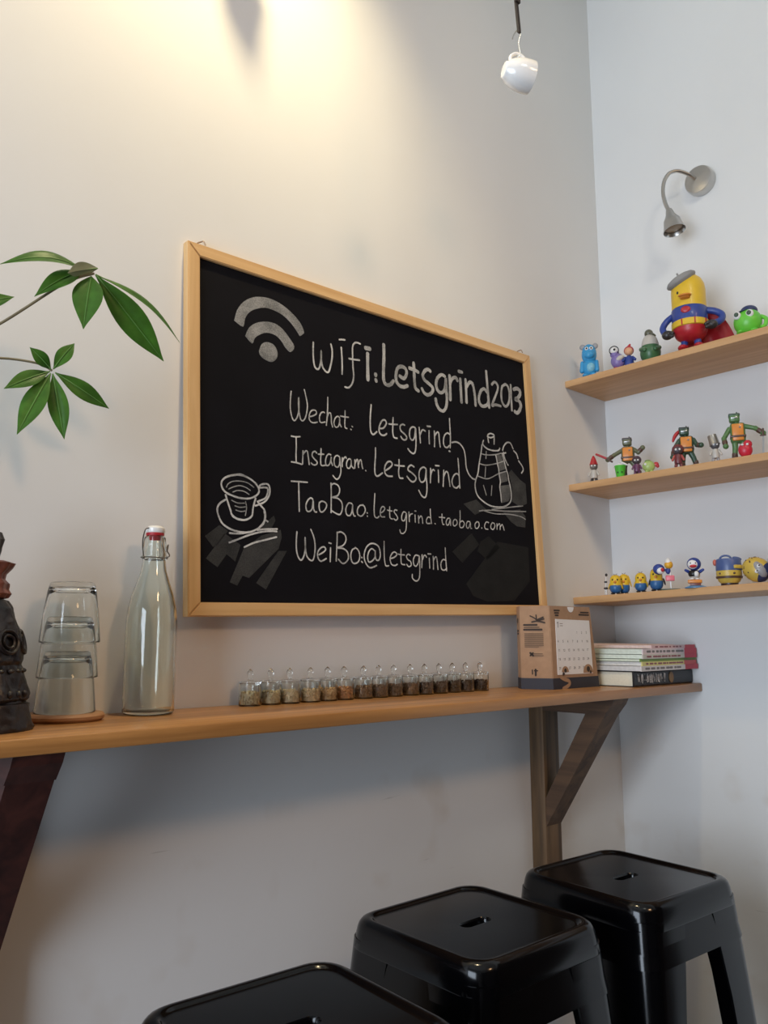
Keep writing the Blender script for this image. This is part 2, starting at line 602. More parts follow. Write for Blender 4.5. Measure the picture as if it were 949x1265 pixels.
STROKES = {
'wifi_thin': (0.00365, '300,579 299,563 299,544 302,526 310,521 316,529 320,547 321,565 320,547 323,530 331,521 339,521 345,535 350,555 351,573 348,586|372,602 380,604 388,605|377,585 378,565 378,542 377,524|433,606 424,607 416,604 410,594 409,572 409,548 410,525 405,508 395,497 384,496|398,564 412,565 429,567'),
'wifi_bold': (0.00814, '448,600 462,601|454,588 453,562 452,526|476,544 476,541|476,531 477,528'),
'title_bold': (0.00775, '505,621 504,591 501,558 501,533 510,525 522,529 531,539|552,555 566,552 575,567 570,578 556,579 545,571 540,555 541,539 551,531 564,531 576,536|600,597 600,574 600,553 602,536 612,530|585,581 601,580 614,577|656,588 648,591 638,586 629,573 634,562 651,554 662,546 657,534 643,526 631,529 624,538|707,585 695,587 681,577 674,561 677,546 688,540 700,546 707,561 710,581 709,557 710,531 706,508 695,495 681,497 672,509 670,521|724,591 724,564 722,528|725,573 735,586 747,590 752,583|759,609 771,609|763,590 763,563 763,529|783,592 783,566 782,532|786,574 797,587 808,587 814,568 816,545 816,530|866,631 867,601 868,569 869,534|865,573 854,581 840,573 830,552 834,537 846,533 862,540 868,550'),
'title_thin': (0.00631, '886,599 897,608 907,605 910,593 899,572 885,549 882,541 896,546 917,546|939,609 928,601 923,583 923,562 932,550 943,551 953,565 957,587 953,606 942,611|965,613 964,586 963,542'),
'title_three': (0.00929, '977,603 990,608 1002,605 1003,594 992,582 981,576 996,574 1003,563 996,548 985,539 975,541'),
'wechat': (0.00261, '239,459 237,443 236,425 238,410 242,400 246,398 251,403 255,412 258,428 258,450 257,431 259,414 262,403 267,401 273,407 278,421 280,437 277,454 273,469|286,413 294,416 303,422 302,428 296,429 289,425 284,415 285,405 293,401 305,404|325,428 321,429 315,425 311,416 312,407 317,405 326,408|335,464 334,442 332,422 329,401|331,417 336,428 341,430 343,421 343,410 346,400|366,424 361,426 354,421 350,411 352,403 357,401 363,406 366,416 366,423 366,411 370,404|382,442 381,425 380,411 381,404 386,403|369,428 380,428 391,429|400,410 402,409|396,403 398,402'),
'instagram': (0.00273, '237,364 248,364 259,366|249,363 249,345 248,328 248,311|236,310 248,310 262,308|266,337 265,324 264,309|266,330 272,337 277,337 279,325 281,310|301,337 297,340 291,337 289,330 294,324 301,319 301,314 296,311 291,311 286,314|313,348 312,334 311,321 313,312 324,314|305,335 312,336 320,337|339,338 333,339 327,333 324,322 326,314 332,315 337,322 340,334 339,324 343,316|362,337 356,339 349,334 347,323 350,315 357,314 362,322 363,336 364,321 365,305 360,292 353,287 347,290 343,294|370,336 369,326 369,316|370,327 374,335 379,339 381,336|393,335 389,336 383,330 381,321 384,315 390,316 394,324 395,334 395,322 401,316|405,336 405,326 404,317|405,327 410,336 413,337 414,328 415,320|415,327 419,336 423,337 425,326 427,319|435,316 436,315'),
'letsgrind_one': (0.00341, '459,469 456,449 454,426 455,407 462,401 473,409|483,418 494,421 503,433 499,440 490,437 482,424 480,411 486,404 495,404 503,409|525,450 523,432 522,415 525,404 535,403|511,433 524,434 538,436|561,438 554,439 546,433 548,423 560,416 566,409 561,403 553,403 547,409|595,437 587,438 578,431 575,417 578,408 585,406 592,415 596,437 596,417 595,397 592,381 586,374 576,376 568,383|608,440 609,422 610,403|610,422 617,434 623,436 628,434|635,447 647,448|641,437 640,421 640,405|659,439 659,421 657,400|660,427 668,437 674,436 675,420 677,402|715,479 715,456 715,432 712,405|714,438 705,441 694,433 689,418 692,406 701,404 709,410|707,396 711,396'),
'letsgrind_two': (0.00336, '467,371 466,352 463,330 463,312 470,307 485,316|495,323 507,330 516,339 512,345 502,343 493,331 493,317 501,311 515,312|538,353 537,336 535,322 538,311 548,311|524,339 539,339 554,340|585,342 576,345 567,339 566,332 577,327 589,319 588,311 579,306 570,309 561,317|624,343 615,345 604,337 600,324 603,311 611,309 620,317 625,342 624,321 625,301 622,281 616,273 606,276 597,288|640,345 639,328 637,310|639,328 644,339 649,343 653,341|657,354 670,355|666,344 666,328 665,314|685,346 683,327 680,306|685,332 692,343 699,341 702,326 704,309|738,382 739,360 739,337 739,308|739,339 730,343 719,336 712,322 716,310 727,307 737,314'),
'taobao': (0.00284, '235,270 254,271 275,272|253,269 253,251 253,231 253,210|288,238 282,240 274,233 270,223 272,213 279,212 286,219 289,236 289,221 292,213 297,212|311,236 305,232 304,222 307,214 313,214 320,220 324,229 319,235 312,236|337,277 337,257 336,234 335,214|337,273 346,277 357,273 360,263 354,252 340,247 354,246 364,239 366,226 361,214 353,212 337,218|393,238 385,239 378,232 375,222 378,213 386,212 392,221 395,237 394,223 397,213 401,212|425,238 415,236 408,227 408,217 416,213 424,217 430,226 428,235 422,238|435,222 436,221|435,215 436,214'),
'shopline': (0.00255, '460,267 458,250 456,231 457,216 464,213 470,217|475,225 483,229 488,236 483,240 477,236 474,227 476,217 487,217|503,241 502,227 503,216 510,214|496,233 503,232 510,232|525,235 518,235 516,230 522,224 526,217 520,212 514,215|552,232 545,233 539,224 539,214 546,213 551,221 554,231 553,212 550,192 542,184 534,184 531,191|562,234 562,224 562,212|562,222 567,229 573,231|581,238 585,238|581,229 581,212|592,228 592,211|593,221 600,228 604,223 605,211|632,247 632,230 634,213|632,226 623,227 617,218 620,212 630,213|645,214 647,213|671,238 670,224 672,214 676,214|661,230 680,230|697,230 690,229 684,221 686,213 693,216 699,228 699,213|715,229 709,224 708,215 714,213 722,219 721,227 715,229|735,252 734,234 731,213 741,211 748,221 742,227 734,224|769,227 760,227 755,219 757,211 764,213 770,225 770,212 774,211|794,229 787,222 788,213 796,213 802,220 801,228 794,229|811,215 812,214|839,230 830,231 823,222 825,214 835,213|853,231 847,224 847,216 855,214 862,222 861,229 853,231|871,230 870,215|870,222 879,230 883,227 882,215|883,222 891,229 895,224 898,215'),
'weibo': (0.00279, '246,168 244,150 244,131 248,117 255,111 262,120 266,137 266,158 266,137 269,121 276,113 284,112 289,124 291,143 288,160 281,175|300,124 312,130 318,136 314,141 305,138 297,128 298,117 305,111 319,117|327,150 333,149|331,140 330,126 329,111|350,174 349,156 347,136 345,113|349,172 360,175 371,169 373,158 365,147 349,141 365,140 376,133 378,120 370,111 361,109 351,117|398,143 389,138 385,126 388,113 396,110 406,115 410,127 406,139 398,144|415,124 416,123|414,115 417,113|454,139 445,144 436,137 432,125 435,115 444,117 453,126 455,141 454,129 457,120 465,121 469,132 466,148 454,155 440,154 428,144 422,127 426,112 436,103 447,104 457,108'),
'weibo_user': (0.00270, '482,162 481,142 481,123 484,109 493,109|499,125 510,128 519,135 513,140 505,137 498,126 501,113 511,110 519,113|532,147 531,129 532,115 542,113|523,136 533,135 542,135|560,135 554,137 548,132 552,125 560,121 562,113 554,109 548,114|587,135 577,136 570,127 570,115 577,111 585,120 589,135 589,112 587,89 581,79 572,78 564,84 564,92|598,138 597,124 595,108|598,126 604,136 609,137 612,133|617,141 627,141|621,131 621,108|634,136 634,122 633,106|634,126 642,135 646,131 648,106|676,158 676,136 677,104|677,128 667,130 659,121 660,108 669,105 678,110'),
'cup_drawing': (0.00319, '128,267 116,270 99,267 83,261 74,252 74,242 81,233 97,227 115,224 134,225 150,232 157,241 154,251 144,260 128,267 111,269 92,265|157,246 160,254 174,258 181,254 182,240 175,227 165,219 148,212|160,249 176,250 177,240 171,229 156,222|82,227 87,213 93,197 95,191 105,184 117,182 129,184 140,192 143,208 149,227|96,190 98,187 110,183 122,182|82,218 70,210 64,199 67,185 75,172 91,163 110,159 131,159 150,166 165,177 171,191 169,205 161,213 153,221|168,203 170,193 166,180 155,169|173,185 176,183|90,155 105,155 121,157 133,160|89,137 110,145 133,154 157,161 182,165 197,165|152,165 172,168 198,170|122,130 142,139 167,146 196,154'),
'cup_rings': (0.00171, '84,242 88,249 99,255 116,257 132,255 145,248|89,239 99,244 113,248 127,246 137,241|98,234 108,238 122,238 134,233|95,218 108,214 124,215|102,208 113,206 126,208|104,200 115,198 125,200|126,218 128,206 125,191'),
'kettle_drawing': (0.00351, '719,419 735,423 750,419 762,407 766,387 767,364 775,347 787,338 797,336|839,442 835,432 848,423 870,420 895,423 902,430|857,459 866,464 877,464 882,460 880,438|857,459 857,448 859,439|855,455 867,453 881,458|832,430 826,407 817,380 810,354 800,335 796,317 803,296 825,282 851,274 878,273 906,277 930,290 937,309 935,331 930,350 928,364 921,382 916,400 910,416|884,409 887,397 889,384 892,375 893,360 896,342 892,327 894,309 895,288|913,426 919,438 932,449 947,450 957,436|959,431 970,424 975,412|977,406 991,393 994,383 986,374|915,421 919,406 929,391 932,389|912,417 925,421'),
'kettle_lines': (0.00256, '825,406 846,405 880,410 909,418|817,379 844,378 883,387 913,397|808,346 846,343 892,362 926,372|847,414 844,395|841,373 836,346|828,324 837,300|861,327 856,301|855,265 906,273 947,280 982,285|806,257 844,262 888,264 934,267 993,271|817,260 865,255 922,258 968,256 989,250'),
}
SMEARS = {
'wifi_arc_big': (1.0, '105,579 112,603 127,624 148,639 170,646 195,648 223,642 249,629 268,613 276,597 274,592 265,585 259,592 244,607 223,620 201,625 178,625 155,616 139,604 130,589 125,571'),
'wifi_arc_small': (1.0, '130,553 139,572 155,586 178,595 201,597 220,590 237,575 250,558 240,544 227,551 217,563 202,572 181,572 163,563 152,553 146,541'),
'wifi_dot': (1.0, '162,529 169,545 181,552 196,551 205,542 207,530 202,519 191,512 176,514 165,520'),
'kettle_fill_a': (0.5, '886,411 908,412 913,398 890,392'),
'kettle_fill_b': (0.5, '888,387 915,396 921,377 892,368'),
'kettle_fill_c': (0.5, '889,362 922,369 927,346 895,337'),
'kettle_fill_d': (0.5, '892,329 932,337 937,313 925,293 896,285'),
'smear_cup_a': (0.16, '38,146 69,169 87,159 64,131 55,127'),
'smear_cup_b': (0.2, '40,105 80,154 114,134 102,102 84,115 64,90'),
'smear_cup_c': (0.22, '90,63 121,127 162,155 207,169 209,154 201,131 132,72 118,76 106,57'),
'smear_cup_d': (0.18, '148,63 201,127 221,128 170,51'),
'smear_cup_e': (0.16, '167,176 191,196 195,187 184,169 157,165'),
'smear_kettle_a': (0.28, '933,369 945,378 978,355 1001,346 1001,293 970,282 939,293 943,332'),
'smear_kettle_b': (0.22, '750,270 798,285 818,273 834,263 790,246'),
'smear_kettle_c': (0.3, '899,262 970,275 991,258 987,228 953,229 931,238'),
'smear_kettle_d': (0.05, '701,150 773,199 799,173 734,125'),
'smear_kettle_e': (0.03, '744,75 870,184 994,176 991,87 922,36 818,33 767,46'),
'smear_kettle_f': (0.02, '805,180 838,196 879,170 827,136 792,155'),
}

PZ = -0.0078
CH = {}


def chalk_mat(s, lo=0.40, hi=0.62):
    k = (s, lo, hi)
    if k not in CH:
        CH[k] = chalk('chalk_%d' % int(s * 100), s, lo, hi)
    return CH[k]


for nm, (wd, txt) in STROKES.items():
    mb = MB()
    zz = PZ + 0.0006
    for ln in txt.split('|'):
        pts = [tuple(float(q) / 1000 for q in s.split(',')) for s in ln.split()]
        ribbon(mb, pts, wd * 1.15, zz, 5, 0.10)
        zz += 0.00002
    pn = 'chalk_drawing' if ('cup' in nm or 'kettle' in nm) else 'chalk_lettering'
    o = mb.done(pn, chalk_mat(0.62 if 'lines' in nm or 'rings' in nm else (0.72 if 'title' in nm or 'bold' in nm else 0.95), 0.36, 0.60), board, smooth=False)
for nm, (st, txt) in SMEARS.items():
    pts = [tuple(float(q) / 1000 for q in s.split(',')) for s in txt.split()]
    mb = MB()
    if 'wifi' in nm:
        pts = [(p.x, p.y) for p in catmull([(a, b2, 0) for a, b2 in pts + pts[:1]], 3)][:-1]
    mb.prism(pts, PZ + 0.0002 + 0.0001 * (len(mb.bm.verts) % 3), PZ - 0.0002, lambda x, y, d: (x, y, d))
    sm = 'smear' in nm
    mb.done('chalk_smear' if sm else 'chalk_drawing', chalk_mat(st * 0.30 + 0.022 if sm else (0.55 if 'wifi' in nm else 0.22), 0.38, 0.66), board, smooth=False)

# ------------------------------------------------------------------ wall shelves
ST = 0.0195


def shelf(z, zend, label, i):
    L = 1.25
    o = MB().box((-0.1055, -L / 2, 0), (0.211, L, ST), bevel=0.002).done('wall_shelf', M_shelf)
    o.location = (0, 0, z + ST / 2)
    o.rotation_euler = (math.atan2(z - zend, 0.47), 0, 0)
    tag(o, label, 'shelf', 'wooden shelves in the corner')
    return o


S1, S2, S3 = 1.8985, 1.5895, 1.2655
S3E = 1.2795
shelf(S1, S1, 'top light wooden wall shelf under the wall lamp, holding the caped duck', 0)
shelf(S2, S2, 'middle light wooden wall shelf holding the green and orange toy robots', 1)
shelf(S3, S3E, 'lowest light wooden wall shelf, holding yellow and blue toys above the books', 2)


# ------------------------------------------------------------------ stools
def rsq(h, r, n=7):
    pts = []
    for q, (cx, cy) in enumerate(((h - r, h - r), (-h + r, h - r), (-h + r, -h + r), (h - r, -h + r))):
        for k in range(n):
            a = PI / 2 * q + PI / 2 * k / (n - 1)
            pts.append((cx + r * math.cos(a), cy + r * math.sin(a)))
    return pts


def slot(w, h, n=7):
    r = h
    pts = []
    for q, (cx, cy) in enumerate(((w - r, 0), (-w + r, 0), (-w + r, 0), (w - r, 0))):
        for k in range(n):
            a = PI / 2 * q + PI / 2 * k / (n - 1)
            pts.append((cx + r * math.cos(a), cy + r * math.sin(a)))
    return pts


SH = 0.708


def make_stool(label):
    t = thing('metal_stool', label, 'stool', (0, 0, 0), 0, 'black metal bar stools')
    # seat: slot wall, recessed panel, rolled rim, flared skirt
    sl = slot(0.034, 0.0125)
    rows = [[(x, y, SH - 0.024) for x, y in slot(0.031, 0.0105)],
            [(x, y, SH - 0.010) for x, y in slot(0.031, 0.0105)],
            [(x, y, SH - 0.0062) for x, y in sl]]
    rows.append([(x, y, SH - 0.005) for x, y in rsq(0.125, 0.030)])
    for h, z, r in ((0.1295, -0.005, 0.033), (0.1315, -0.0035, 0.034), (0.1335, -0.001, 0.035), (0.1365, 0.0, 0.037), (0.142, -0.0003, 0.040), (0.1475, -0.003, 0.043), (0.1515, -0.008, 0.045), (0.1535, -0.015, 0.045), (0.1585, -0.044, 0.045), (0.1575, -0.046, 0.044), (0.1565, -0.044, 0.043), (0.1515, -0.015, 0.043)):
        rows.append([(x, y, SH + z) for x, y in rsq(h, r)])
    mb = MB()
    mb.grid(rows, True)
    mb.done('seat', M_black, t, angle=50)
    # apron below the skirt, inset
    rows = [[(x, y, SH + z) for x, y in rsq(h, 0.042)] for h, z in ((0.1505, -0.018), (0.1555, -0.046), (0.1645, -0.104), (0.1630, -0.1045), (0.1540, -0.046), (0.1490, -0.018))]
    mb = MB()
    mb.grid(rows, True)
    mb.done('apron', M_black, t, angle=50)
    for sx_ in (1, -1):
        for sy_ in (1, -1):
            rows = []
            for f in (0, 0.25, 0.5, 0.75, 1.0):
                z = (SH - 0.030) * (1 - f) + 0.012 * f
                c = 0.1560 + (0.200 - 0.1560) * f + 0.003 * math.sin(PI * f)
                wl = 0.112 * (1 - f) + 0.056 * f
                if f == 0.25:
                    wl -= 0.006
                r = 0.040 * (1 - f) + 0.022 * f
                prof = [(c - wl, c)]
                for k in range(7):
                    a = PI / 2 * (1 - k / 6.0)
                    prof.append((c - r + r * math.cos(a), c - r + r * math.sin(a)))
                prof.append((c, c - wl))
                inn = [(c - wl, c - 0.004)]
                for k in range(7):
                    a = PI / 2 * (1 - k / 6.0)
                    inn.append((c - r + (r - 0.004) * math.cos(a), c - r + (r - 0.004) * math.sin(a)))
                inn.append((c - 0.004, c - wl))
                rows.append([(sx_ * x, sy_ * y, z) for x, y in prof + inn[::-1]])
            mb = MB()
            Lr = mb.grid(rows, True)
            mb.bm.faces.new(Lr[0])
            mb.bm.faces.new(Lr[-1][::-1])
            leg = mb.done('leg', M_black, t, angle=50)
            MB().box((sx_ * 0.185, sy_ * 0.185, 0.008), (0.038, 0.038, 0.016), bevel=0.004).done('rubber_foot', M_rubber, leg)
    # crossing braces under the seat
    for s in (1, -1):
        mb = MB()
        zb = SH - 0.118 - (0.008 if s > 0 else 0)
        mb.box((0, 0, zb), (0.40, 0.016, 0.007), rot=Euler((0, 0, s * PI / 4)))
        for e in (1, -1):
            mb.box((e * 0.136, e * s * 0.136, zb), (0.032, 0.022, 0.012), rot=Euler((0, 0, s * PI / 4)), bevel=0.002)
        mb.done('brace', M_black, t, smooth=False)
    # foot rail
    for a in range(4):
        mb = MB()
        q = Matrix.Rotation(a * PI / 2, 4, 'Z')
        mb.box(tuple(q @ Vector((0, 0.178, 0.20))), (0.30, 0.004, 0.022), rot=Euler((0, 0, a * PI / 2)))
        mb.done('foot_rail', M_black, t, smooth=False)
    return t


st0 = make_stool('black glossy metal stool in the far corner, by the wooden bracket')
st0.location = (-0.652, -0.400, 0)
st0.rotation_euler = (0, 0, math.radians(-4))
for (x, y, a, lb) in ((-1.071, -0.370, -1.5, 'black glossy metal stool in the middle of the row of three'),
                      (-1.512, -0.465, -4, 'black metal stool nearest the camera, cut off by the bottom of the photo')):
    s = copy_tree(st0)
    s.location = (x, y, 0)
    s.rotation_euler = (0, 0, math.radians(a))
    s['label'] = lb

# ------------------------------------------------------------------ things on the counter
CT = ZT
# tumblers upside down on a wooden coaster
co = (-1.664, -0.068)
o = MB().lathe([(0, 0), (0.054, 0), (0.0585, 0.004), (0.0590, 0.008), (0.0565, 0.0115), (0.052, 0.012), (0, 0.012)], (0, 0, 0), 48).done('round_coaster', wood('coaster_wood', (150, 104, 66), (184, 138, 96), 0, 1.0, 0.5))
o.location = (co[0], co[1], CT)
tag(o, 'round pale wooden coaster under the stack of upside-down tumblers', 'coaster')


def tumbler():
    # inverted: rim at z=0, thick base on top, outer wall up then inner wall back down
    p = [(0.0455, 0), (0.0462, 0.001), (0.0462, 0.003), (0.0425, 0.045), (0.0375, 0.082), (0.0345, 0.0945), (0.032, 0.0965), (0.0285, 0.0955), (0.0, 0.0945)]
    q = [(0.0, 0.086), (0.026, 0.0855), (0.031, 0.083), (0.0345, 0.076), (0.0402, 0.044), (0.0441, 0.003), (0.0448, 0)]
    return MB().lathe(p + q, (0, 0, 0), 48, closed=False)


g0 = tumbler()
bmesh.ops.remove_doubles(g0.bm, verts=g0.bm.verts[:], dist=1e-6)
# close the rim
be = [e for e in g0.bm.edges if e.is_boundary]
bmesh.ops.bridge_loops(g0.bm, edges=be)
glass0 = g0.done('glass_tumbler', M_glass, angle=60)
glass0.location = (co[0], co[1], CT + 0.012)
glass0.scale = (0.97, 0.97, 0.96)
tag(glass0, 'bottom clear glass tumbler standing rim-down on the round coaster', 'glass', 'stacked clear glass tumblers')
for i, (dz, lb) in enumerate(((0.0525, 'middle clear glass tumbler in the upside-down stack of three'), (0.1055, 'top clear glass tumbler of the upside-down stack of three'))):
    gl = glass0.copy()
    C.objects.link(gl)
    gl.location = (co[0] + 0.001 * (i + 1), co[1], CT + 0.012 + dz)
    gl['label'] = lb

# swing-top bottle
t = thing('swing_top_bottle', 'tall clear glass swing-top bottle with red gasket and white stopper', 'bottle', (-1.523, -0.062, CT), math.radians(20))
t.scale = (0.985, 0.985, 0.90)
out = [(0, 0.002), (0.030, 0.0), (0.040, 0.0015), (0.0425, 0.006), (0.0425, 0.150), (0.0425, 0.168), (0.0400, 0.192), (0.0345, 0.218), (0.0270, 0.243), (0.0215, 0.262), (0.0195, 0.278), (0.0190, 0.284), (0.0212, 0.2855), (0.0215, 0.290), (0.0200, 0.2925), (0.0196, 0.312), (0.0180, 0.325), (0.0145, 0.3285)]
inn = [(0.0120, 0.3285), (0.0120, 0.31), (0.0150, 0.29), (0.0165, 0.28), (0.0185, 0.262), (0.0240, 0.243), (0.0315, 0.218), (0.0372, 0.192), (0.0397, 0.168), (0.0397, 0.012), (0.037, 0.007), (0.02, 0.010), (0, 0.011)]
MB().lathe(out + inn, (0, 0, 0), 56).done('glass_body', M_bottle, t, angle=60)
MB().lathe([(0, 0.318), (0.009, 0.318), (0.0118, 0.3286), (0.0150, 0.3288), (0.0155, 0.332), (0.0150, 0.334), (0, 0.334)], (0, 0, 0), 32).done('red_gasket', mat('red_rubber', (178, 28, 40), 0.5), t)
st_ = MB().lathe([(0, 0.334), (0.0150, 0.334), (0.0165, 0.337), (0.0158, 0.343), (0.0115, 0.347), (0, 0.348)], (0, 0, 0), 32).done('stopper', M_ceramic, t)
mb = MB()
for s in (-1, 1):
    mb.rings(catmull([(s * 0.0168, 0, 0.342), (s * 0.022, 0.002, 0.338), (s * 0.0245, 0.004, 0.322), (s * 0.0235, 0.005, 0.305), (s * 0.0222, 0.003, 0.288)], 5), 0.0011, 8)
    mb.ell((s * 0.0225, 0.003, 0.2865), (0.0025, 0.0025, 0.0025))
mb.rings([(-0.0168, 0, 0.342), (0.0168, 0, 0.342)], 0.0011, 8)
mb.rings([(0.0221 * math.cos(a), 0.0221 * math.sin(a), 0.287 + 0.0012 * math.sin(a)) for a in [2 * PI * k / 40 for k in range(41)]], 0.0011, 8)
mb.rings(catmull([(0.0222, 0.003, 0.288), (0.016, -0.0195, 0.291), (0.006, -0.0215, 0.302), (0.012, -0.0195, 0.312), (0.020, -0.010, 0.300)], 5), 0.0010, 8)
mb.done('wire_bail', mat('dark_wire', (110, 106, 100), 0.35, 1.0), t)

# row of bean jars
ORD = ['leftmost', 'second', 'third', 'fourth', 'fifth', 'sixth', 'seventh', 'middle', 'ninth', 'tenth', 'eleventh', 'twelfth', 'thirteenth', 'second-last', 'rightmost']
JC = [(150, 140, 112), (160, 148, 120), (176, 160, 130), (178, 158, 124), (168, 140, 104), (156, 112, 74), (108, 84, 62), (96, 76, 60), (86, 68, 54), (98, 74, 54), (70, 54, 44), (64, 50, 42), (54, 42, 38), (58, 46, 40), (46, 36, 33)]


def bean_fill():
    mb = MB()
    mb.lathe([(0, 0.003), (0.0165, 0.003), (0.0165, 0.022), (0, 0.0235)], (0, 0, 0), 20)
    rnd = random.Random(3)
    for k in range(78):
        if k < 60:
            a = rnd.uniform(0, 2 * PI)
            z = rnd.uniform(0.006, 0.021)
            r = 0.0165
        else:
            a = rnd.uniform(0, 2 * PI)
            z = 0.0236
            r = 0.0160 * math.sqrt(rnd.random())
        mb.ell((r * math.cos(a), r * math.sin(a), z), (0.0034, 0.0024, 0.0022), (rnd.uniform(0, 3), rnd.uniform(0, 3), rnd.uniform(0, 3)), 8, 5)
    return mb


j0 = thing('bean_jar', '', 'jar', (0, 0, 0), 0, 'little jars of coffee beans along the wall')
jar_p = [(0, 0), (0.0198, 0), (0.0205, 0.001), (0.0205, 0.0405), (0.0196, 0.041), (0.0190, 0.0405), (0.0190, 0.003), (0.0180, 0.002), (0, 0.002)]
MB().lathe(jar_p, (0, 0, 0), 28).done('glass_body', M_glass, j0, angle=50)
bf = bean_fill().done('coffee_beans', None, j0)
bf.data.materials.append(mat('beans_base', JC[0], 0.5))
ld = MB().lathe([(0, 0.0378), (0.0185, 0.0378), (0.0187, 0.0415), (0.0205, 0.0418), (0.0205, 0.0440), (0.012, 0.0452), (0.0042, 0.0462), (0.0036, 0.050), (0.0058, 0.055), (0.0064, 0.0585), (0.0048, 0.0625), (0.002, 0.066), (0, 0.0668)], (0, 0, 0), 24).done('glass_lid', M_glass, j0, angle=50)
for i in range(15):
    q = j0 if i == 0 else copy_tree(j0)
    f = i / 14.0
    q.location = (-1.308 + (1.308 - 0.670) * f + 0.002 * math.sin(i * 2.3), -0.036 - 0.006 * f + 0.002 * math.sin(i * 1.7), CT)
    q.rotation_euler = (0, 0, i * 0.9)
    tone = 'pale greenish' if i < 3 else ('beige' if i < 5 else ('tan' if i == 5 else ('brown' if i < 10 else 'dark roasted')))
    q['label'] = '%s jar%s in the row of fifteen lidded jars, with %s beans' % (ORD[i], ' from the left' if 0 < i < 13 and i != 7 else '', tone)
    for ch in q.children:
        if ch.name.startswith('coffee_beans'):
            ch.material_slots[0].link = 'OBJECT'
            ch.material_slots[0].material = mat('beans_%d' % i, tuple(min(255, int(v * 1.22)) for v in JC[i]), 0.5, var=0.25, scale=160)

# kraft box with calendar
M_kraft = mat('kraft_card', (166, 131, 102), 0.8, var=0.07, scale=60)
M_navy = mat('kraft_dark_band', (44, 42, 52), 0.6, var=0.06)
M_ink = mat('dark_ink', (62, 50, 44), 0.8)
M_ink2 = mat('faded_ink', (118, 92, 72), 0.8)
M_white = mat('white_paper', (232, 228, 226), 0.7, var=0.02)
t = thing('calendar_box', 'brown cardboard box with a white calendar page on its front, right end of counter', 'box', (-0.525, -0.150, CT))
HB = 0.200


def plan(z):
    f = z / HB
    return [(0, 0.005 * f), (0.196 - 0.022 * f, 0.005 * f), (0.196 - 0.022 * f, 0.105), (0.000, 0.105), (-0.030, 0.072)]


def slab(mb, z0, z1, off=0.0):
    rows = []
    for z in (z0, z1):
        pl = plan(z)
        cx = sum(q[0] for q in pl) / 5
        cy = sum(q[1] for q in pl) / 5
        rows.append([(x + (off if x > cx else -off), y + (off if y > cy else -off), z) for x, y in pl])
    L_ = mb.grid(rows, True)
    mb.bm.faces.new(L_[0][::-1])
    mb.bm.faces.new(L_[1])


mb = MB()
slab(mb, 0.0, HB)
bmesh.ops.bevel(mb.bm, geom=[e for e in mb.bm.edges if abs(e.verts[0].co.z - e.verts[1].co.z) > 0.1], offset=0.0015, segments=2, affect='EDGES')
body = mb.done('box_body', M_kraft, t, smooth=False)
mb = MB()
slab(mb, 0.0, 0.0265, 0.0004)
mb.done('dark_band', M_navy, t, smooth=False)


def face(o_, u_, v_):
    U = Vector(u_).normalized()
    V = Vector(v_)
    V = (V - U * V.dot(U)).normalized()
    M = Matrix((U, V, U.cross(V))).transposed().to_4x4()
    M.translation = Vector(o_)
    return M


FF = face((0, 0, 0), (1, 0, 0), (0, 0.005, HB))


def on_face(mb, name, m, F, par):
    o_ = mb.done(name, m, par, smooth=False)
    o_.matrix_local = F
    return o_


FWd = 0.185
mb = MB()
mb.prism([(0.021, 0.168), (0.166, 0.166), (0.170, 0.034), (0.019, 0.034)], 0.0003, 0.0012, lambda x, y, d: (x, y, d))
card = on_face(mb, 'calendar_page', M_white, FF, t)
DIG = {'0': [[(0, .2), (0, .8), (.3, 1), (.6, .8), (.6, .2), (.3, 0), (0, .2)]], '1': [[(.1, .8), (.35, 1), (.35, 0)]], '2': [[(0, .8), (.3, 1), (.6, .8), (.5, .5), (0, 0), (.6, 0)]], '3': [[(0, 1), (.6, 1), (.25, .6), (.6, .4), (.5, .05), (0, 0)]], '4': [[(.45, 0), (.45, 1), (0, .35), (.65, .35)]], '5': [[(.6, 1), (.05, 1), (0, .55), (.45, .6), (.6, .3), (.4, 0), (0, .05)]], '6': [[(.5, 1), (.1, .6), (0, .25), (.3, 0), (.6, .25), (.35, .5), (.05, .35)]], '7': [[(0, 1), (.6, 1), (.2, 0)]], '8': [[(.3, .52), (.05, .75), (.3, 1), (.55, .75), (.3, .52), (0, .25), (.3, 0), (.6, .25), (.3, .52)]], '9': [[(.55, .65), (.3, .5), (.05, .75), (.3, 1), (.55, .8), (.5, .3), (.2, 0)]]}


def digits(mb, s, x, y, h, wd):
    for ch in s:
        for l_ in DIG[ch]:
            P = [(x + a * h, y + b2 * h) for a, b2 in l_]
            for i in range(len(P) - 1):
                ribbon(mb, [P[i], P[i + 1]], wd, 0.0014, 1)
        x += h * 0.85


mb = MB()
digits(mb, '1', 0.026, 0.148, 0.013, 0.0018)
day = 1
for row in range(5):
    for colm in range(7):
        if row == 0 and colm < 4 or day > 31:
            continue
        digits(mb, str(day), 0.026 + colm * 0.0202, 0.133 - row * 0.0215, 0.0052, 0.0009)
        day += 1
mb2 = MB()
for yy in (0.157, 0.152):
    ribbon(mb2, [(0.038, yy), (0.050, yy)], 0.0012, 0.0014)
on_face(mb2, 'month_text', M_ink2, FF, t)
on_face(mb, 'calendar_numbers', mat('grey_ink', (120, 112, 112), 0.8), FF, t)


def disc(mb, x, y, r, z0, z1, n=18, a0=0, a1=2 * PI):
    mb.prism([(x + r * math.cos(a0 + (a1 - a0) * k / n), y + r * math.sin(a0 + (a1 - a0) * k / n)) for k in range(n + (0 if a1 - a0 > 6 else 1))], z0, z1, lambda X, Y, d: (X, Y, d))


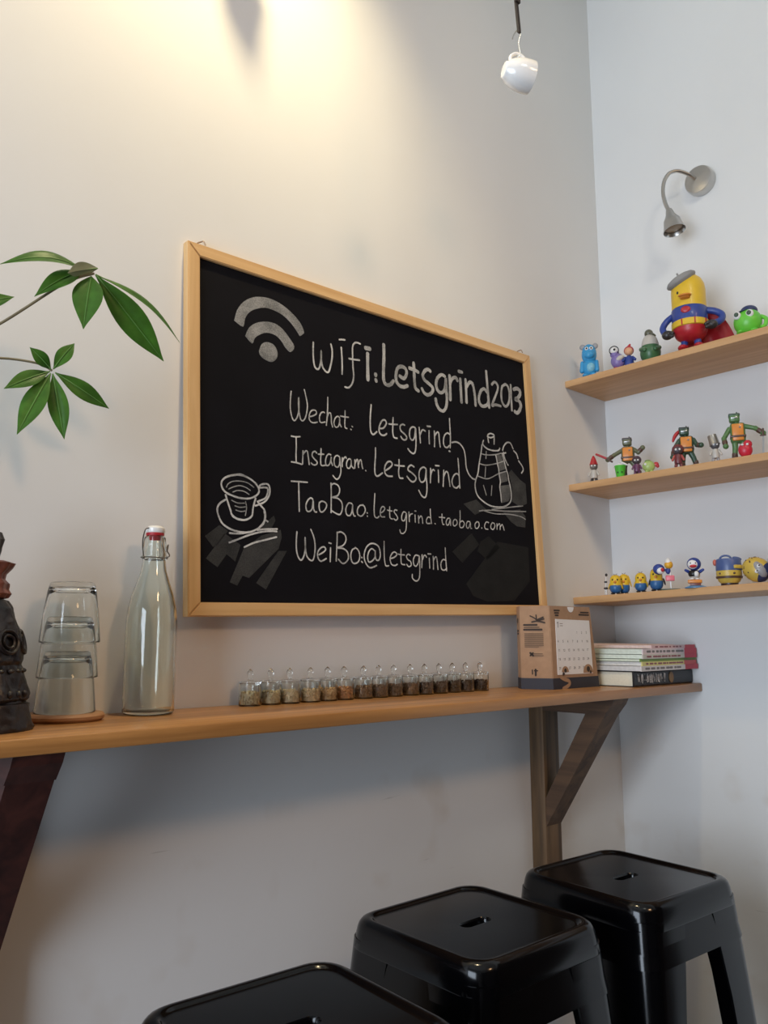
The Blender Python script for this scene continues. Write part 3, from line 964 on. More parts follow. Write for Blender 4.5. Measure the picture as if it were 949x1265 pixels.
mb = MB()
disc(mb, 0.050, 0.040, 0.014, 0.0008, 0.0020, 18, 0, PI)
disc(mb, 0.148, 0.036, 0.021, 0.0008, 0.0020, 18, 0, PI)
on_face(mb, 'cardboard_tab', M_kraft, FF, t)
mb = MB()
for (cx, cy, r) in ((0.050, 0.044, 0.005), (0.042, 0.036, 0.004), (0.148, 0.045, 0.007), (0.158, 0.038, 0.004)):
    disc(mb, cx, cy, r, 0.0015, 0.0023, 12)
for (x0, x1, y) in ((0.018, 0.040, 0.189), (0.020, 0.036, 0.183), (0.022, 0.034, 0.177), (0.130, 0.165, 0.186), (0.122, 0.166, 0.180)):
    ribbon(mb, [(x0, y), (x1, y)], 0.0038, 0.0010)
on_face(mb, 'printed_marks', M_ink, FF, t)
mb = MB()
disc(mb, 0.088, 0.1985, 0.013, 0.0003, 0.0010, 18, PI, 2 * PI)
on_face(mb, 'thumb_notch', M_white, FF, t)
mb = MB()
ribbon(mb, [(0.030, 0.0290), (0.045, 0.023), (0.062, 0.019), (0.066, 0.012), (0.056, 0.006), (0.038, 0.001)], 0.009, 0.0012)
on_face(mb, 'printed_road', M_kraft, FF, t)
# left side print
LF = face((-0.030, 0.072, 0), (0.030, -0.072, 0), (0, 0, 1))
LEFT_PRINT = (([(0.026, 0.176), (0.036, 0.171), (0.042, 0.166)], 0.003), ([(0.042, 0.166), (0.041, 0.178)], 0.003), ([(0.044, 0.166), (0.058, 0.172)], 0.0045), ([(0.046, 0.164), (0.060, 0.168)], 0.0035), ([(0.030, 0.161), (0.044, 0.163), (0.062, 0.159)], 0.0035),
                  ([(0.010, 0.154), (0.042, 0.154)], 0.0045), ([(0.010, 0.148), (0.048, 0.148)], 0.0018), ([(0.010, 0.1425), (0.054, 0.1425)], 0.0048),
                  ([(0.024, 0.0865), (0.031, 0.080)], 0.005), ([(0.024, 0.080), (0.031, 0.0865)], 0.004), ([(0.028, 0.046), (0.028, 0.036)], 0.003), ([(0.036, 0.047), (0.036, 0.033)], 0.005), ([(0.033, 0.044), (0.041, 0.044)], 0.003))
for nm_, i0, i1 in (('printed_plant', 0, 5), ('printed_heading', 5, 8), ('printed_logo', 8, 10), ('printed_icon', 10, 11), ('printed_icon', 11, 13)):
    mb = MB()
    for pts, wd in LEFT_PRINT[i0:i1]:
        ribbon(mb, pts, wd, 0.0004)
    on_face(mb, nm_, M_ink, LF, t)
mb = MB()
for k in range(11):
    ribbon(mb, [(0.011, 0.133 - 0.0032 * k), (0.057 - (0.012 if k == 10 else 0), 0.133 - 0.0032 * k)], 0.0019, 0.0004)
ribbon(mb, [(0.033, 0.0845), (0.054, 0.0845)], 0.0022, 0.0004)
ribbon(mb, [(0.033, 0.080), (0.056, 0.080)], 0.002, 0.0004)
on_face(mb, 'printed_text', M_ink2, LF, t)
BF = face((0.000, 0.105, 0), (-0.030, -0.033, 0), (0, 0, 1))
mb = MB()
disc(mb, 0.016, 0.165, 0.007, -0.0002, 0.0004, 14)
for y in (0.140, 0.133):
    ribbon(mb, [(0.008, y), (0.026, y)], 0.005, 0.0004)
on_face(mb, 'printed_marks', M_ink, BF, t)

# books
M_pages = mat('book_pages', (226, 220, 200), 0.8, var=0.04, scale=200)
M_blackc = mat('black_cover', (26, 27, 32), 0.4)
t = thing('book', 'thick black hardback with white characters on its spine, bottom of the book stack', 'book', (-0.305, -0.236, CT), 0)
BL_, BD_, BH_ = 0.300, 0.20, 0.039
mb = MB()
prof = [(BD_, 0), (0.004, 0), (0.0008, 0.004), (0, BH_ / 2), (0.0008, BH_ - 0.004), (0.004, BH_), (BD_, BH_), (BD_, BH_ - 0.0022), (0.006, BH_ - 0.0022), (0.006, 0.0022), (BD_, 0.0022)]
mb.prism(prof, 0, BL_, lambda y, z, d: (d, y, z))
mb.done('cover', M_blackc, t, smooth=False)
MB().box((BL_ / 2 + 0.001, BD_ / 2 + 0.001, BH_ / 2), (BL_ - 0.006, BD_ - 0.008, BH_ - 0.0046)).done('pages', M_pages, t, smooth=False)
mb = MB()
rnd = random.Random(11)
SPF = face((0, -0.0006, 0), (1, 0, 0), (0, 0, 1))
for k in range(10):
    x0 = 0.016 + k * 0.0138
    s = 0.0120
    for j in range(7):
        if j % 2:
            y = 0.0095 + rnd.choice((0.002, 0.007, 0.012, 0.017))
            ribbon(mb, [(x0 + rnd.uniform(0, .3) * s, y), (x0 + rnd.uniform(.6, 1) * s, y + rnd.uniform(-.002, .002))], 0.0021, 0.0003)
        else:
            x = x0 + rnd.choice((.15, .5, .8)) * s
            ribbon(mb, [(x, 0.0085 + rnd.uniform(0, .006)), (x + rnd.uniform(-.002, .002), 0.0315 - rnd.uniform(0, .004))], 0.0021, 0.0003)
on_face(mb, 'spine_lettering', M_white, SPF, t)
mb = MB()
mb.prism([(0.183 + 0.012 * math.cos(2 * PI * k / 20), 0.0195 + 0.0145 * math.sin(2 * PI * k / 20)) for k in range(20)], -0.0002, 0.0004, lambda x, y, d: (x, y, d))
on_face(mb, 'spine_emblem', mat('dull_gold', (128, 96, 52), 0.5), SPF, t)

MAGS = [  # thickness, spine colour, page colour, right end colour, x0, label
    (0.0130, (214, 208, 206), (205, 202, 200), (196, 66, 80), -0.300, 'white-spined magazine with red end lying directly on the black hardback'),
    (0.0105, (214, 206, 132), (214, 210, 204), (206, 92, 92), -0.292, 'magazine with yellow spine, second of those above the black hardback'),
    (0.0070, (120, 150, 72), (200, 208, 190), (110, 130, 66), -0.296, 'thin magazine with green spine in the middle of the magazine pile'),
    (0.0110, (204, 198, 188), (208, 216, 204), (200, 60, 84), -0.290, 'white magazine with long crimson spine end above the green-spined one'),
    (0.0140, (222, 206, 208), (204, 212, 200), (206, 66, 86), -0.286, 'white-spined magazine with pink end, second from the top of the pile'),
    (0.0090, (220, 188, 188), (214, 190, 186), (204, 72, 84), -0.240, 'topmost magazine of the pile, pinkish with slightly curled cover'),
]
z = CT + BH_
for i, (th, sc_, pc, rc, x0, lb) in enumerate(MAGS):
    t = thing('magazine', lb, 'magazine', (x0, -0.254 + 0.002 * (i % 3), z), 0, 'magazines piled on the black book')
    L2, D2 = -0.006 - x0 - 0.004 * (i % 2), 0.205
    top = i == 5
    mb = MB()
    n = 9
    rows = []
    for k in range(n):
        f = k / (n - 1.0)
        x = f * L2
        lift = (0.005 * math.sin(PI * min(1, f * 1.6)) if top else 0.0)
        rows.append([(x, 0.003, 0.0007), (x, D2, 0.0007), (x, D2, th - 0.0007 + lift), (x, 0.003, th - 0.0007 + lift * 0.6)])
    L_ = mb.grid(rows, True)
    mb.bm.faces.new(L_[0][::-1])
    mb.bm.faces.new(L_[-1])
    mb.done('pages', mat('mag_pages_%d' % i, pc, 0.7, var=0.08, scale=120), t, smooth=False)
    pe = 0.76
    mb = MB()
    mb.box((L2 * pe / 2, 0.0015, th / 2), (L2 * pe, 0.003, th))
    sp = mb.done('spine', mat('mag_spine_%d' % i, sc_, 0.5), t, smooth=False)
    mb = MB()
    mb.box((L2 * (1 + pe) / 2, 0.0015, th / 2), (L2 * (1 - pe), 0.0032, th))
    mb.done('spine_end', mat('mag_end_%d' % i, rc, 0.5), t, smooth=False)
    if i != 2:
        rnd = random.Random(20 + i)
        mb = MB()
        x = 0.02
        while x < L2 * pe - 0.02:
            wl = rnd.uniform(0.006, 0.02)
            ribbon(mb, [(x, th / 2), (x + wl, th / 2)], th * 0.42, 0.0003)
            x += wl + rnd.uniform(0.003, 0.012)
        on_face(mb, 'spine_lettering', mat('mag_ink_%d' % (i % 2), (150, 96, 100) if i % 2 else (128, 122, 122), 0.7), face((0, 0, 0), (1, 0, 0), (0, 0, 1)), t)
    z += th

# carved statue at the left end
t = thing('carved_statue', 'dark carved statue with reddish-brown top at the left edge of the counter', 'statue', (-1.8165, -0.1205, CT), math.radians(-40))
M_stone = mat('statue_dark', (33, 26, 25), 0.36, var=0.6, scale=45, bump=1.0)
M_redst = mat('statue_red_brown', (122, 66, 48), 0.45, var=0.4, scale=90, bump=0.5)


def rugged(prof, sx_, sy_, folds, amp, seg=96):
    rows = []
    fine = []
    for i in range(len(prof) - 1):
        (r0, z0), (r1, z1) = prof[i], prof[i + 1]
        k_ = max(1, int(math.hypot(r1 - r0, z1 - z0) / 0.003))
        fine += [(r0 + (r1 - r0) * j / k_, z0 + (z1 - z0) * j / k_) for j in range(k_)]
    prof = fine + [prof[-1]]
    for r, z in prof:
        row = []
        for k in range(seg):
            a = 2 * PI * k / seg
            rr = r * (1 + amp * math.sin(folds * a + 18 * z) + amp * 0.6 * math.sin((folds + 4) * a - 30 * z))
            q_ = Vector((r * math.cos(a), r * math.sin(a), z))
            rr *= 1 + 0.045 * noise.noise(q_ * 38) + 0.03 * noise.noise(q_ * 95)
            row.append((sx_ * rr * math.cos(a), sy_ * rr * math.sin(a), z))
        rows.append(row)
    mb = MB()
    L_ = mb.grid(rows, True)
    mb.bm.faces.new(L_[0][::-1])
    mb.bm.faces.new(L_[-1])
    return mb


rugged([(0.082, 0), (0.083, 0.004), (0.079, 0.020), (0.075, 0.036), (0.071, 0.037), (0.0705, 0.041)], 1.0, 0.85, 4, 0.015).done('plinth', M_stone, t, angle=35)
rugged([(0.070, 0.038), (0.0745, 0.043), (0.074, 0.052), (0.070, 0.062), (0.068, 0.075), (0.0655, 0.084), (0.064, 0.088), (0.067, 0.094), (0.066, 0.106), (0.063, 0.120), (0.059, 0.133), (0.055, 0.142), (0.050, 0.155), (0.047, 0.166), (0.040, 0.176), (0.022, 0.182)], 1.0, 0.85, 9, 0.035).done('robed_body', M_stone, t, angle=35)
# carved medallions, hem beads and sleeve ridges
mb = MB()
for k in range(10):
    a = 2 * PI * k / 10 + 0.2
    for rr_, tr in ((0.016, 0.0026), (0.009, 0.0022)):
        ca = Vector((0.058 * math.cos(a), 0.050 * math.sin(a), 0.118))
        nn = Vector((math.cos(a), math.sin(a), 0.25)).normalized()
        uu = nn.cross(Vector((0, 0, 1))).normalized()
        vv = nn.cross(uu)
        mb.rings([ca + nn * 0.0055 + uu * (rr_ * math.cos(b2)) + vv * (rr_ * math.sin(b2)) for b2 in [2 * PI * j / 20 for j in range(21)]], tr, 6)
mb.done('carved_medallions', M_stone, t)
for (ra, rb_, zz_, sz, of) in ((0.0735, 0.0625, 0.049, (0.0045, 0.0045, 0.0055), 0.0), (0.066, 0.056, 0.080, (0.005, 0.005, 0.0035), 0.1)):
    mb = MB()
    for k in range(26):
        a = 2 * PI * k / 26 + of
        mb.ell((ra * math.cos(a), rb_ * math.sin(a), zz_), sz, None, 10, 6)
    mb.done('carved_beads', M_stone, t)
rugged([(0.024, 0.176), (0.038, 0.180), (0.042, 0.186), (0.039, 0.192), (0.040, 0.200), (0.035, 0.206), (0.036, 0.213), (0.043, 0.222), (0.046, 0.228), (0.036, 0.231), (0.020, 0.228)], 1.0, 0.9, 9, 0.05).done('carved_crown', M_redst, t, angle=35)
rugged([(0.020, 0.226), (0.026, 0.236), (0.028, 0.250), (0.031, 0.262), (0.026, 0.272), (0.010, 0.278)], 1.0, 0.9, 5, 0.04).done('topknot', M_stone, t, angle=35)

# ------------------------------------------------------------------ potted plant at the left
M_leaf = mat('leaf_green', (86, 136, 50), 0.42, var=0.22, scale=50)
M_leafp = mat('leaf_underside', (164, 168, 140), 0.6, var=0.1)
M_stem = mat('stem_green_brown', (126, 118, 92), 0.6)
plant = thing('potted_plant', 'green plant with hand-shaped leaves reaching in from the left of the photo', 'plant', (-2.0, -0.13, CT))
PO = Vector((-2.0, -0.13, CT))
MB().lathe([(0, 0), (0.055, 0), (0.062, 0.01), (0.078, 0.12), (0.082, 0.124), (0.082, 0.130), (0.076, 0.130), (0.070, 0.112), (0, 0.112)], (0, 0, 0), 36).done('pot', mat('pot_terracotta', (150, 92, 66), 0.7), plant)
MB().rings(catmull([(0, 0, 0.11), (0.006, 0.004, 0.2), (-0.004, 0.0, 0.32), (0.012, 0.0, 0.45), (0.03, 0.0, 0.56)], 5), [0.014 - 0.0003 * k for k in range(21)], 12).done('trunk', mat('plant_bark', (116, 104, 80), 0.8, bump=0.4), plant)


def leaf(base, tip, width, nrm=(-0.45, -0.9, 0.1), sag=0.0, fold=0.18, m=None, curl=0.0, peak=0.42):
    B, T_ = Vector(base), Vector(tip)
    ax = T_ - B
    Ln = ax.length
    ax.normalize()
    N = Vector(nrm)
    N = (N - ax * N.dot(ax)).normalized()
    S = ax.cross(N)
    rows = []
    n = 15
    for i in range(n):
        f = i / (n - 1.0)
        e = math.log(0.5) / math.log(peak)
        wv = width * 0.5 * max(math.sin(PI * f ** e), 0) ** 1.1
        if f > 0.97:
            wv = width * 0.01
        if i == 0:
            wv = width * 0.03
        c_ = B + ax * (Ln * f) + N * (sag * math.sin(PI * f) - curl * f * f)
        row = []
        for s in (-1, -0.66, -0.33, 0, 0.33, 0.66, 1):
            row.append(c_ + S * (wv * s) + N * (fold * wv * abs(s) - 0.04 * wv * math.cos(s * 6)))
        rows.append([p - PO for p in row])
    mb = MB()
    L_ = mb.grid(rows)
    r_ = bmesh.ops.solidify(mb.bm, geom=mb.bm.faces[:], thickness=0.0006)
    o_ = mb.done('leaf', m or M_leaf, plant, angle=60)
    mb = MB()
    mb.rings([(B + ax * (Ln * f) + N * (sag * math.sin(PI * f) - curl * f * f + 0.0006)) - PO for f in (0, 0.15, 0.3, 0.45, 0.6, 0.75, 0.9, 0.98)], [0.0011, .001, .0009, .0008, .0007, .0006, .0004, .0002], 6)
    mb.done('midrib', mat('leaf_vein', (96, 140, 66), 0.5), o_)
    return o_


uc = (-1.709, -0.200, 1.713)
leaf((-1.722, -.195, 1.716), (-1.846, -.215, 1.678), 0.030, (-0.35, -0.75, 0.50), 0.016)
leaf((-1.727, -.195, 1.712), (-1.794, -.205, 1.650), 0.030, (-0.4, -0.9, 0.35), 0.006)
leaf((-1.704, -.202, 1.722), (-1.757, -.225, 1.690), 0.022, (0.2, 0.75, 0.5), 0.004, 0.5, M_leafp)
leaf((-1.712, -.198, 1.708), (-1.726, -.215, 1.617), 0.043, (-0.45, -0.9, 0.1), 0.005)
leaf((-1.706, -.200, 1.712), (-1.588, -.195, 1.606), 0.044, (-0.45, -0.85, -0.05), 0.006, 0.18, None, 0, 0.5)
leaf((-1.706, -.198, 1.713), (-1.552, -.180, 1.648), 0.026, (-0.1, -0.8, 0.75), 0.014, 0.3, None, 0, 0.5)
leaf((-1.873, -.2, 1.618), (-1.819, -.2, 1.644), 0.024)
lc = (-1.729, -0.110, 1.580)
for tip, wd in (((-1.767, -.118, 1.606), .021), ((-1.698, -.112, 1.631), .023), ((-1.800, -.120, 1.534), .026), ((-1.779, -.125, 1.468), .033), ((-1.709, -.122, 1.473), .030), ((-1.637, -.112, 1.537), .028)):
    b_ = Vector(lc) + (Vector(tip) - Vector(lc)) * 0.05
    leaf(b_, tip, wd, (-0.4, -0.92, 0.05), 0.004, 0.14, None, 0, 0.5)
top = Vector((-1.97, -0.13, CT + 0.56))
for pts in ([(-1.709, -.2, 1.713), (-1.752, -.2, 1.684), (-1.835, -.195, 1.601), (-1.89, -.18, 1.560), (-1.965, -.14, 1.545)],
            [(-1.729, -.11, 1.580), (-1.752, -.11, 1.5865), (-1.805, -.11, 1.582), (-1.87, -.12, 1.560), (-1.967, -.13, 1.525)],
            [(-1.873, -.2, 1.618), (-1.91, -.18, 1.610), (-1.968, -.14, 1.600)]):
    MB().rings([p - PO for p in catmull(pts, 5)], 0.0019, 8).done('leaf_stalk', M_stem, plant)

# ------------------------------------------------------------------ gooseneck wall lamp
t = thing('wall_lamp', 'small brushed steel gooseneck lamp on the right wall above the shelves', 'lamp', (0, -0.354, 2.478))
LO = Vector((0, -0.354, 2.478))
MB().lathe([(0, 0), (0.040, 0), (0.0412, 0.004), (0.0412, 0.026), (0.039, 0.030), (0.035, 0.031), (0, 0.031)], (0, 0, 0), 40, axis=(-1, 0, 0)).done('wall_plate', M_steel, t, angle=35)
npts = [(-.028, -.346, 2.482), (-.045, -.340, 2.489), (-.06, -.329, 2.497), (-.075, -.315, 2.502), (-.09, -.300, 2.495), (-.1, -.289, 2.473), (-.108, -.2865, 2.437), (-.112, -.293, 2.399), (-.115, -.305, 2.366)]
pn = catmull([Vector(p) - LO for p in npts], 8)
MB().rings(pn, [0.0052 + 0.0006 * (k % 2) for k in range(len(pn))], 10).done('gooseneck', M_steel, t, angle=80)
hd = (Vector((-.115, -.318, 2.300)) - Vector((-.115, -.305, 2.366))).normalized()
hp = Vector((-.115, -.305, 2.368)) - LO
sh = MB().lathe([(0, -0.004), (0.008, -0.003), (0.0105, 0.004), (0.0125, 0.014), (0.021, 0.030), (0.0235, 0.034), (0.0240, 0.040), (0.0300, 0.064), (0.0310, 0.067), (0.0300, 0.067), (0.0230, 0.042), (0.0, 0.036)], hp, 36, axis=hd).done('lamp_shade', M_steel, t, angle=40)
MB().lathe([(0, 0.036), (0.020, 0.042), (0.0255, 0.055), (0.018, 0.060), (0, 0.061)], hp, 24, axis=hd).done('bulb', mat('bulb_off', (150, 132, 108), 0.25), sh)

# ------------------------------------------------------------------ cups hanging from rods
M_iron = mat('dark_iron', (44, 36, 32), 0.6)


def cup_set(p, lab, rodlab, tilt):
    P = Vector(p)
    # rod fixed to the ceiling
    rod = thing('hanging_rod', rodlab, 'hook', (p[0] - 0.012, p[1] - 0.012, ZC), 0, 'iron rods holding cups')
    ro = Vector(rod.location)
    zb = p[2] + 0.078
    mb = MB()
    mb.box((0, 0, (zb + 0.055 - ZC) / 2), (0.012, 0.006, ZC - zb - 0.055), bevel=0.001)
    mb.box((0.003, 0.003, zb - ZC + 0.03), (0.007, 0.005, 0.064), rot=Euler((0, math.radians(-6), 0)), bevel=0.001)
    mb.done('bar', M_iron, rod, smooth=False)
    mb = MB()
    r_ = Vector((0.736, -0.677, 0))
    h0 = P + Vector((0, 0, 0.036)) - ro
    mb.rings(catmull([h0 - r_ * 0.004 + Vector((0, 0, 0.008)), h0 + Vector((0, 0, -0.002)), h0 + r_ * 0.004 + Vector((0, 0, 0.008)), h0 + r_ * 0.002 + Vector((0, 0, 0.028)), h0 + r_ * 0.006 + Vector((0, 0, 0.046)), h0 + r_ * 0.001 + Vector((0, 0, 0.054)), h0 - r_ * 0.006 + Vector((0, 0, 0.045)), h0 - r_ * 0.009 + Vector((0, 0, 0.036))], 6), 0.0012, 8)
    mb.done('wire_hook', M_steel, rod)
    t = thing('hanging_cup', lab, 'cup', p, 0, 'white cups hanging on hooks')
    ax = Vector((0.736, -0.677, 0)) * 0.93 + Vector((0.669, 0.727, 0)) * 0.28 + Vector((0, 0, tilt))
    ax.normalize()
    c = -ax * 0.030
    out = [(0, 0.002), (0.011, 0.0), (0.0145, 0.001), (0.0155, 0.004), (0.0205, 0.010), (0.0255, 0.020), (0.0285, 0.032), (0.0295, 0.044), (0.0290, 0.055)]
    inn = [(0.0280, 0.0555), (0.0272, 0.054), (0.0275, 0.043), (0.0262, 0.031), (0.022, 0.018), (0.014, 0.010), (0, 0.008)]
    MB().lathe(out + inn, c, 40, axis=ax).done('cup_body', M_ceramic, t, angle=60)
    up = Vector((0, 0, 1))
    up = (up - ax * up.dot(ax)).normalized()
    hp_ = [c + ax * 0.014 + up * 0.018, c + ax * 0.012 + up * 0.030, c + ax * 0.022 + up * 0.040, c + ax * 0.036 + up * 0.038, c + ax * 0.046 + up * 0.027]
    MB().rings(catmull(hp_, 6), 0.0034, 10).done('handle', M_ceramic, t)


cup_set((-1.064, -0.508, 2.199), 'white espresso cup hanging by its handle from a wire hook, whole in view', 'dark iron rod with wire hook above the whole white cup', -0.10)
cup_set((-1.378, -0.205, 2.790), 'white cup hanging near the wall above the frame, its soft shadow showing', 'dark iron rod near the wall above the frame', -0.10)
cup_set((-0.868, -0.705, 2.388), 'white cup hanging at the top edge, only its bottom showing', 'dark iron rod above the cup cut off by the top edge', -0.10)

# ------------------------------------------------------------------ toys on the shelves
A0 = math.radians(-64)


def tm(n, c, r=0.4):
    return mat('toy_' + n, c, r, var=0.05, coat=0.1)


T_yel, T_blue, T_dk = tm('yellow', (222, 182, 40)), tm('royal_blue', (44, 66, 140)), tm('charcoal', (44, 40, 42))
T_red, T_wht, T_blk = tm('red', (178, 34, 44)), tm('white', (228, 226, 224)), tm('black', (22, 20, 22))
T_sky, T_grn, T_lime = tm('sky_blue', (52, 148, 200)), tm('bottle_green', (58, 100, 62)), tm('lime', (104, 196, 62))
T_org, T_oli, T_brn = tm('orange', (214, 132, 48)), tm('olive', (98, 102, 76)), tm('brown', (84, 60, 50))
T_pur, T_gry, T_navy = tm('purple', (128, 112, 170)), tm('grey', (150, 148, 150)), tm('navy', (40, 52, 92))
T_jean, T_silver, T_pink = tm('jean_blue', (44, 96, 150)), mat('toy_silver', (176, 174, 172), 0.3, 0.9), tm('pink', (224, 110, 124))
T_mar, T_pale, T_dgrn = tm('maroon', (112, 52, 56)), tm('pale_grey', (190, 184, 176)), tm('dark_green', (52, 76, 58))
T_mid, T_lgrn, T_skin = tm('mid_green', (84, 120, 72)), tm('pale_green', (164, 186, 110)), tm('peach', (222, 168, 130))


def s3z(y):
    return S3 + ST + (S3E - S3) / 0.47 * (-y) + 0.0004


def toy(name, label, cat, x, y, lvl, a=A0, group=None):
    z = {1: S1 + ST, 2: S2 + ST}.get(lvl) if lvl < 3 else s3z(y)
    return thing(name, label, cat, (x, y, z), a, group)


def part(t, name, m, fn, angle=50):
    mb = MB()
    fn(mb)
    return mb.done(name, m, t, angle=angle)


def eyes(t, x, y, z, r, ir, dx=0.0, m=None):
    for s in (-1, 1):
        e = part(t, 'eye', m or T_wht, lambda b_: b_.ell((x + s * dx, y, z), (r, r * 0.6, r), None, 14, 8))
        part(e, 'pupil', T_blk, lambda b_: b_.ell((x + s * dx, y - r * 0.45, z), (ir, ir * 0.5, ir), None, 12, 8))


# --- top shelf
t = toy('bear_toy', 'small bright blue bear toy with pale belly, at the corner end of the top shelf', 'toy', -0.186, -0.070, 1)
part(t, 'body', T_sky, lambda b_: (b_.ell((0, 0, 0.030), (0.0215, 0.018, 0.027)), b_.ell((0, 0, 0.070), (0.0215, 0.0195, 0.031))))
part(t, 'belly', tm('pale_blue', (120, 184, 208)), lambda b_: b_.ell((0.003, -0.0085, 0.028), (0.0135, 0.0115, 0.016)))
part(t, 'muzzle', T_sky, lambda b_: b_.ell((0.002, -0.015, 0.064), (0.015, 0.011, 0.012)))
for s in (-1, 1):
    part(t, 'ear', T_gry, lambda b_: b_.ell((s * 0.018, 0, 0.094), (0.0085, 0.005, 0.0085)))
    part(t, 'arm', T_sky, lambda b_: b_.cap((s * 0.020, 0, 0.046), (s * 0.0215, -0.006, 0.020), 0.006, 0.0065))
    part(t, 'foot', T_sky, lambda b_: b_.ell((s * 0.011, -0.006, 0.006), (0.010, 0.012, 0.006)))
eyes(t, 0.002, -0.0165, 0.083, 0.0055, 0.0028, 0.0065)

t = toy('bird_toy', 'small purple bird toy with big round eye, beside the blue bear toy', 'toy', -0.186, -0.163, 1)
part(t, 'body', T_pur, lambda b_: (b_.ell((0, 0, 0.026), (0.020, 0.017, 0.022)), b_.ell((-0.008, -0.002, 0.046), (0.013, 0.012, 0.012))))
part(t, 'wing', T_pale, lambda b_: b_.ell((0.006, -0.0135, 0.030), (0.013, 0.005, 0.007), (0, -0.5, 0)))
e = part(t, 'eye', T_wht, lambda b_: b_.ell((-0.009, -0.010, 0.055), (0.0095, 0.006, 0.0095)))
part(e, 'pupil', T_blk, lambda b_: b_.ell((-0.0075, -0.0155, 0.056), (0.0035, 0.002, 0.0035)))
part(t, 'eye_ring', T_blk, lambda b_: b_.rings([(-0.009 + 0.0125 * math.cos(a), -0.010, 0.055 + 0.0125 * math.sin(a)) for a in [2 * PI * k / 24 for k in range(25)]], 0.0014, 6))
part(t, 'feet', T_red, lambda b_: (b_.ell((-0.006, -0.006, 0.003), (0.008, 0.010, 0.003)), b_.ell((0.010, -0.006, 0.003), (0.008, 0.010, 0.003))))
t = toy('doll', 'tiny doll in red hood and blue coat leaning on the purple bird toy', 'toy', -0.176, -0.192, 1)
part(t, 'coat', T_blue, lambda b_: b_.lathe([(0, 0), (0.014, 0), (0.0145, 0.004), (0.011, 0.030), (0.006, 0.036), (0, 0.037)], (0, 0, 0), 24))
part(t, 'head', T_skin, lambda b_: b_.ell((0, -0.003, 0.048), 0.0115))
part(t, 'hood', T_red, lambda b_: (b_.ell((0, 0.003, 0.052), (0.0138, 0.0125, 0.0135)), b_.cap((0, 0.004, 0.062), (0.003, 0.008, 0.071), 0.006, 0.003)))
for s in (-1, 1):
    part(t, 'arm', T_blue, lambda b_: b_.cap((s * 0.010, 0, 0.031), (s * 0.016, -0.008, 0.022), 0.0042))

t = toy('gnome_toy', 'squat green toy with pale grey head and olive cap, left of caped duck', 'toy', -0.186, -0.263, 1)
part(t, 'body', T_grn, lambda b_: b_.lathe([(0, 0), (0.019, 0), (0.0255, 0.010), (0.0275, 0.022), (0.026, 0.036), (0.0225, 0.044)], (0, 0, 0), 32))
part(t, 'head', T_pale, lambda b_: b_.lathe([(0.0235, 0.041), (0.0225, 0.050), (0.019, 0.062), (0.013, 0.071), (0.006, 0.075), (0, 0.0755)], (0, 0, 0), 32))
part(t, 'cap', tm('cap_olive', (88, 88, 72)), lambda b_: (b_.ell((-0.002, 0, 0.079), (0.0115, 0.0115, 0.0115)), b_.ell((0.006, -0.004, 0.074), (0.012, 0.010, 0.0045), (0, 0.5, 0))))
for s in (-1, 1):
    part(t, 'arm', T_grn, lambda b_: b_.cap((s * 0.023, -0.006, 0.034), (s * 0.014, -0.024, 0.026), 0.0065))
part(t, 'button', T_pale, lambda b_: b_.ell((-0.014, -0.024, 0.028), (0.006, 0.004, 0.005)))

t = toy('caped_duck', 'big yellow duck toy in blue top, red trunks, red cape and grey beret', 'toy', -0.178, -0.376, 1, math.radians(-70))
R = 0.0435
part(t, 'head', T_yel, lambda b_: b_.lathe([(R, 0.112), (R, 0.165), (0.0415, 0.180), (0.035, 0.195), (0.024, 0.2055), (0.011, 0.2105), (0, 0.2115)], (0, 0, 0), 40))
part(t, 'shirt', T_blue, lambda b_: b_.lathe([(R + 0.0012, 0.076), (R + 0.0018, 0.080), (R + 0.0016, 0.1125), (R, 0.1145)], (0, 0, 0), 40))
bt = part(t, 'belt', T_yel, lambda b_: b_.lathe([(R + 0.0010, 0.0595), (R + 0.0032, 0.061), (R + 0.0034, 0.0765), (R + 0.001, 0.078)], (0, 0, 0), 40))
for a in (-1.9, -1.2, -0.5):
    part(bt, 'belt_loop', T_red, lambda b_: b_.box(((R + 0.0033) * math.cos(a), (R + 0.0033) * math.sin(a), 0.0688), (0.003, 0.003, 0.0165), rot=Euler((0, 0, a))))
part(t, 'trunks', T_red, lambda b_: b_.lathe([(R + 0.0006, 0.061), (0.0425, 0.050), (0.037, 0.038), (0.026, 0.029), (0.012, 0.026), (0, 0.0255)], (0, 0, 0), 40))
part(t, 'chest_patch', T_red, lambda b_: b_.ell((-0.004, -R - 0.0005, 0.1005), (0.0125, 0.0035, 0.0095)))
m_ = part(t, 'beak', T_org, lambda b_: (b_.ell((-0.004, -R - 0.006, 0.1375), (0.017, 0.013, 0.0045), (0.15, 0, 0)), b_.ell((-0.004, -R - 0.003, 0.1320), (0.013, 0.010, 0.0035), (-0.15, 0, 0))))
for s in (-1, 1):
    part(t, 'eye', T_blk, lambda b_: b_.ell((-0.004 + s * 0.018, -R + 0.007, 0.152), (0.0032, 0.003, 0.0042)))
    part(t, 'leg', T_blue, lambda b_: b_.cap((s * 0.016, 0, 0.034), (s * 0.017, 0, 0.014), 0.0095, 0.009))
    part(t, 'boot', T_red, lambda b_: (b_.ell((s * 0.020, -0.010, 0.008), (0.013, 0.021, 0.008)), b_.cap((s * 0.017, 0.001, 0.010), (s * 0.017, 0.001, 0.016), 0.0105, 0.010)))
a1 = part(t, 'arm', T_blue, lambda b_: b_.rings(catmull([(-0.040, 0, 0.104), (-0.058, -0.004, 0.090), (-0.068, -0.010, 0.070), (-0.062, -0.016, 0.052)], 5), 0.0085, 14))
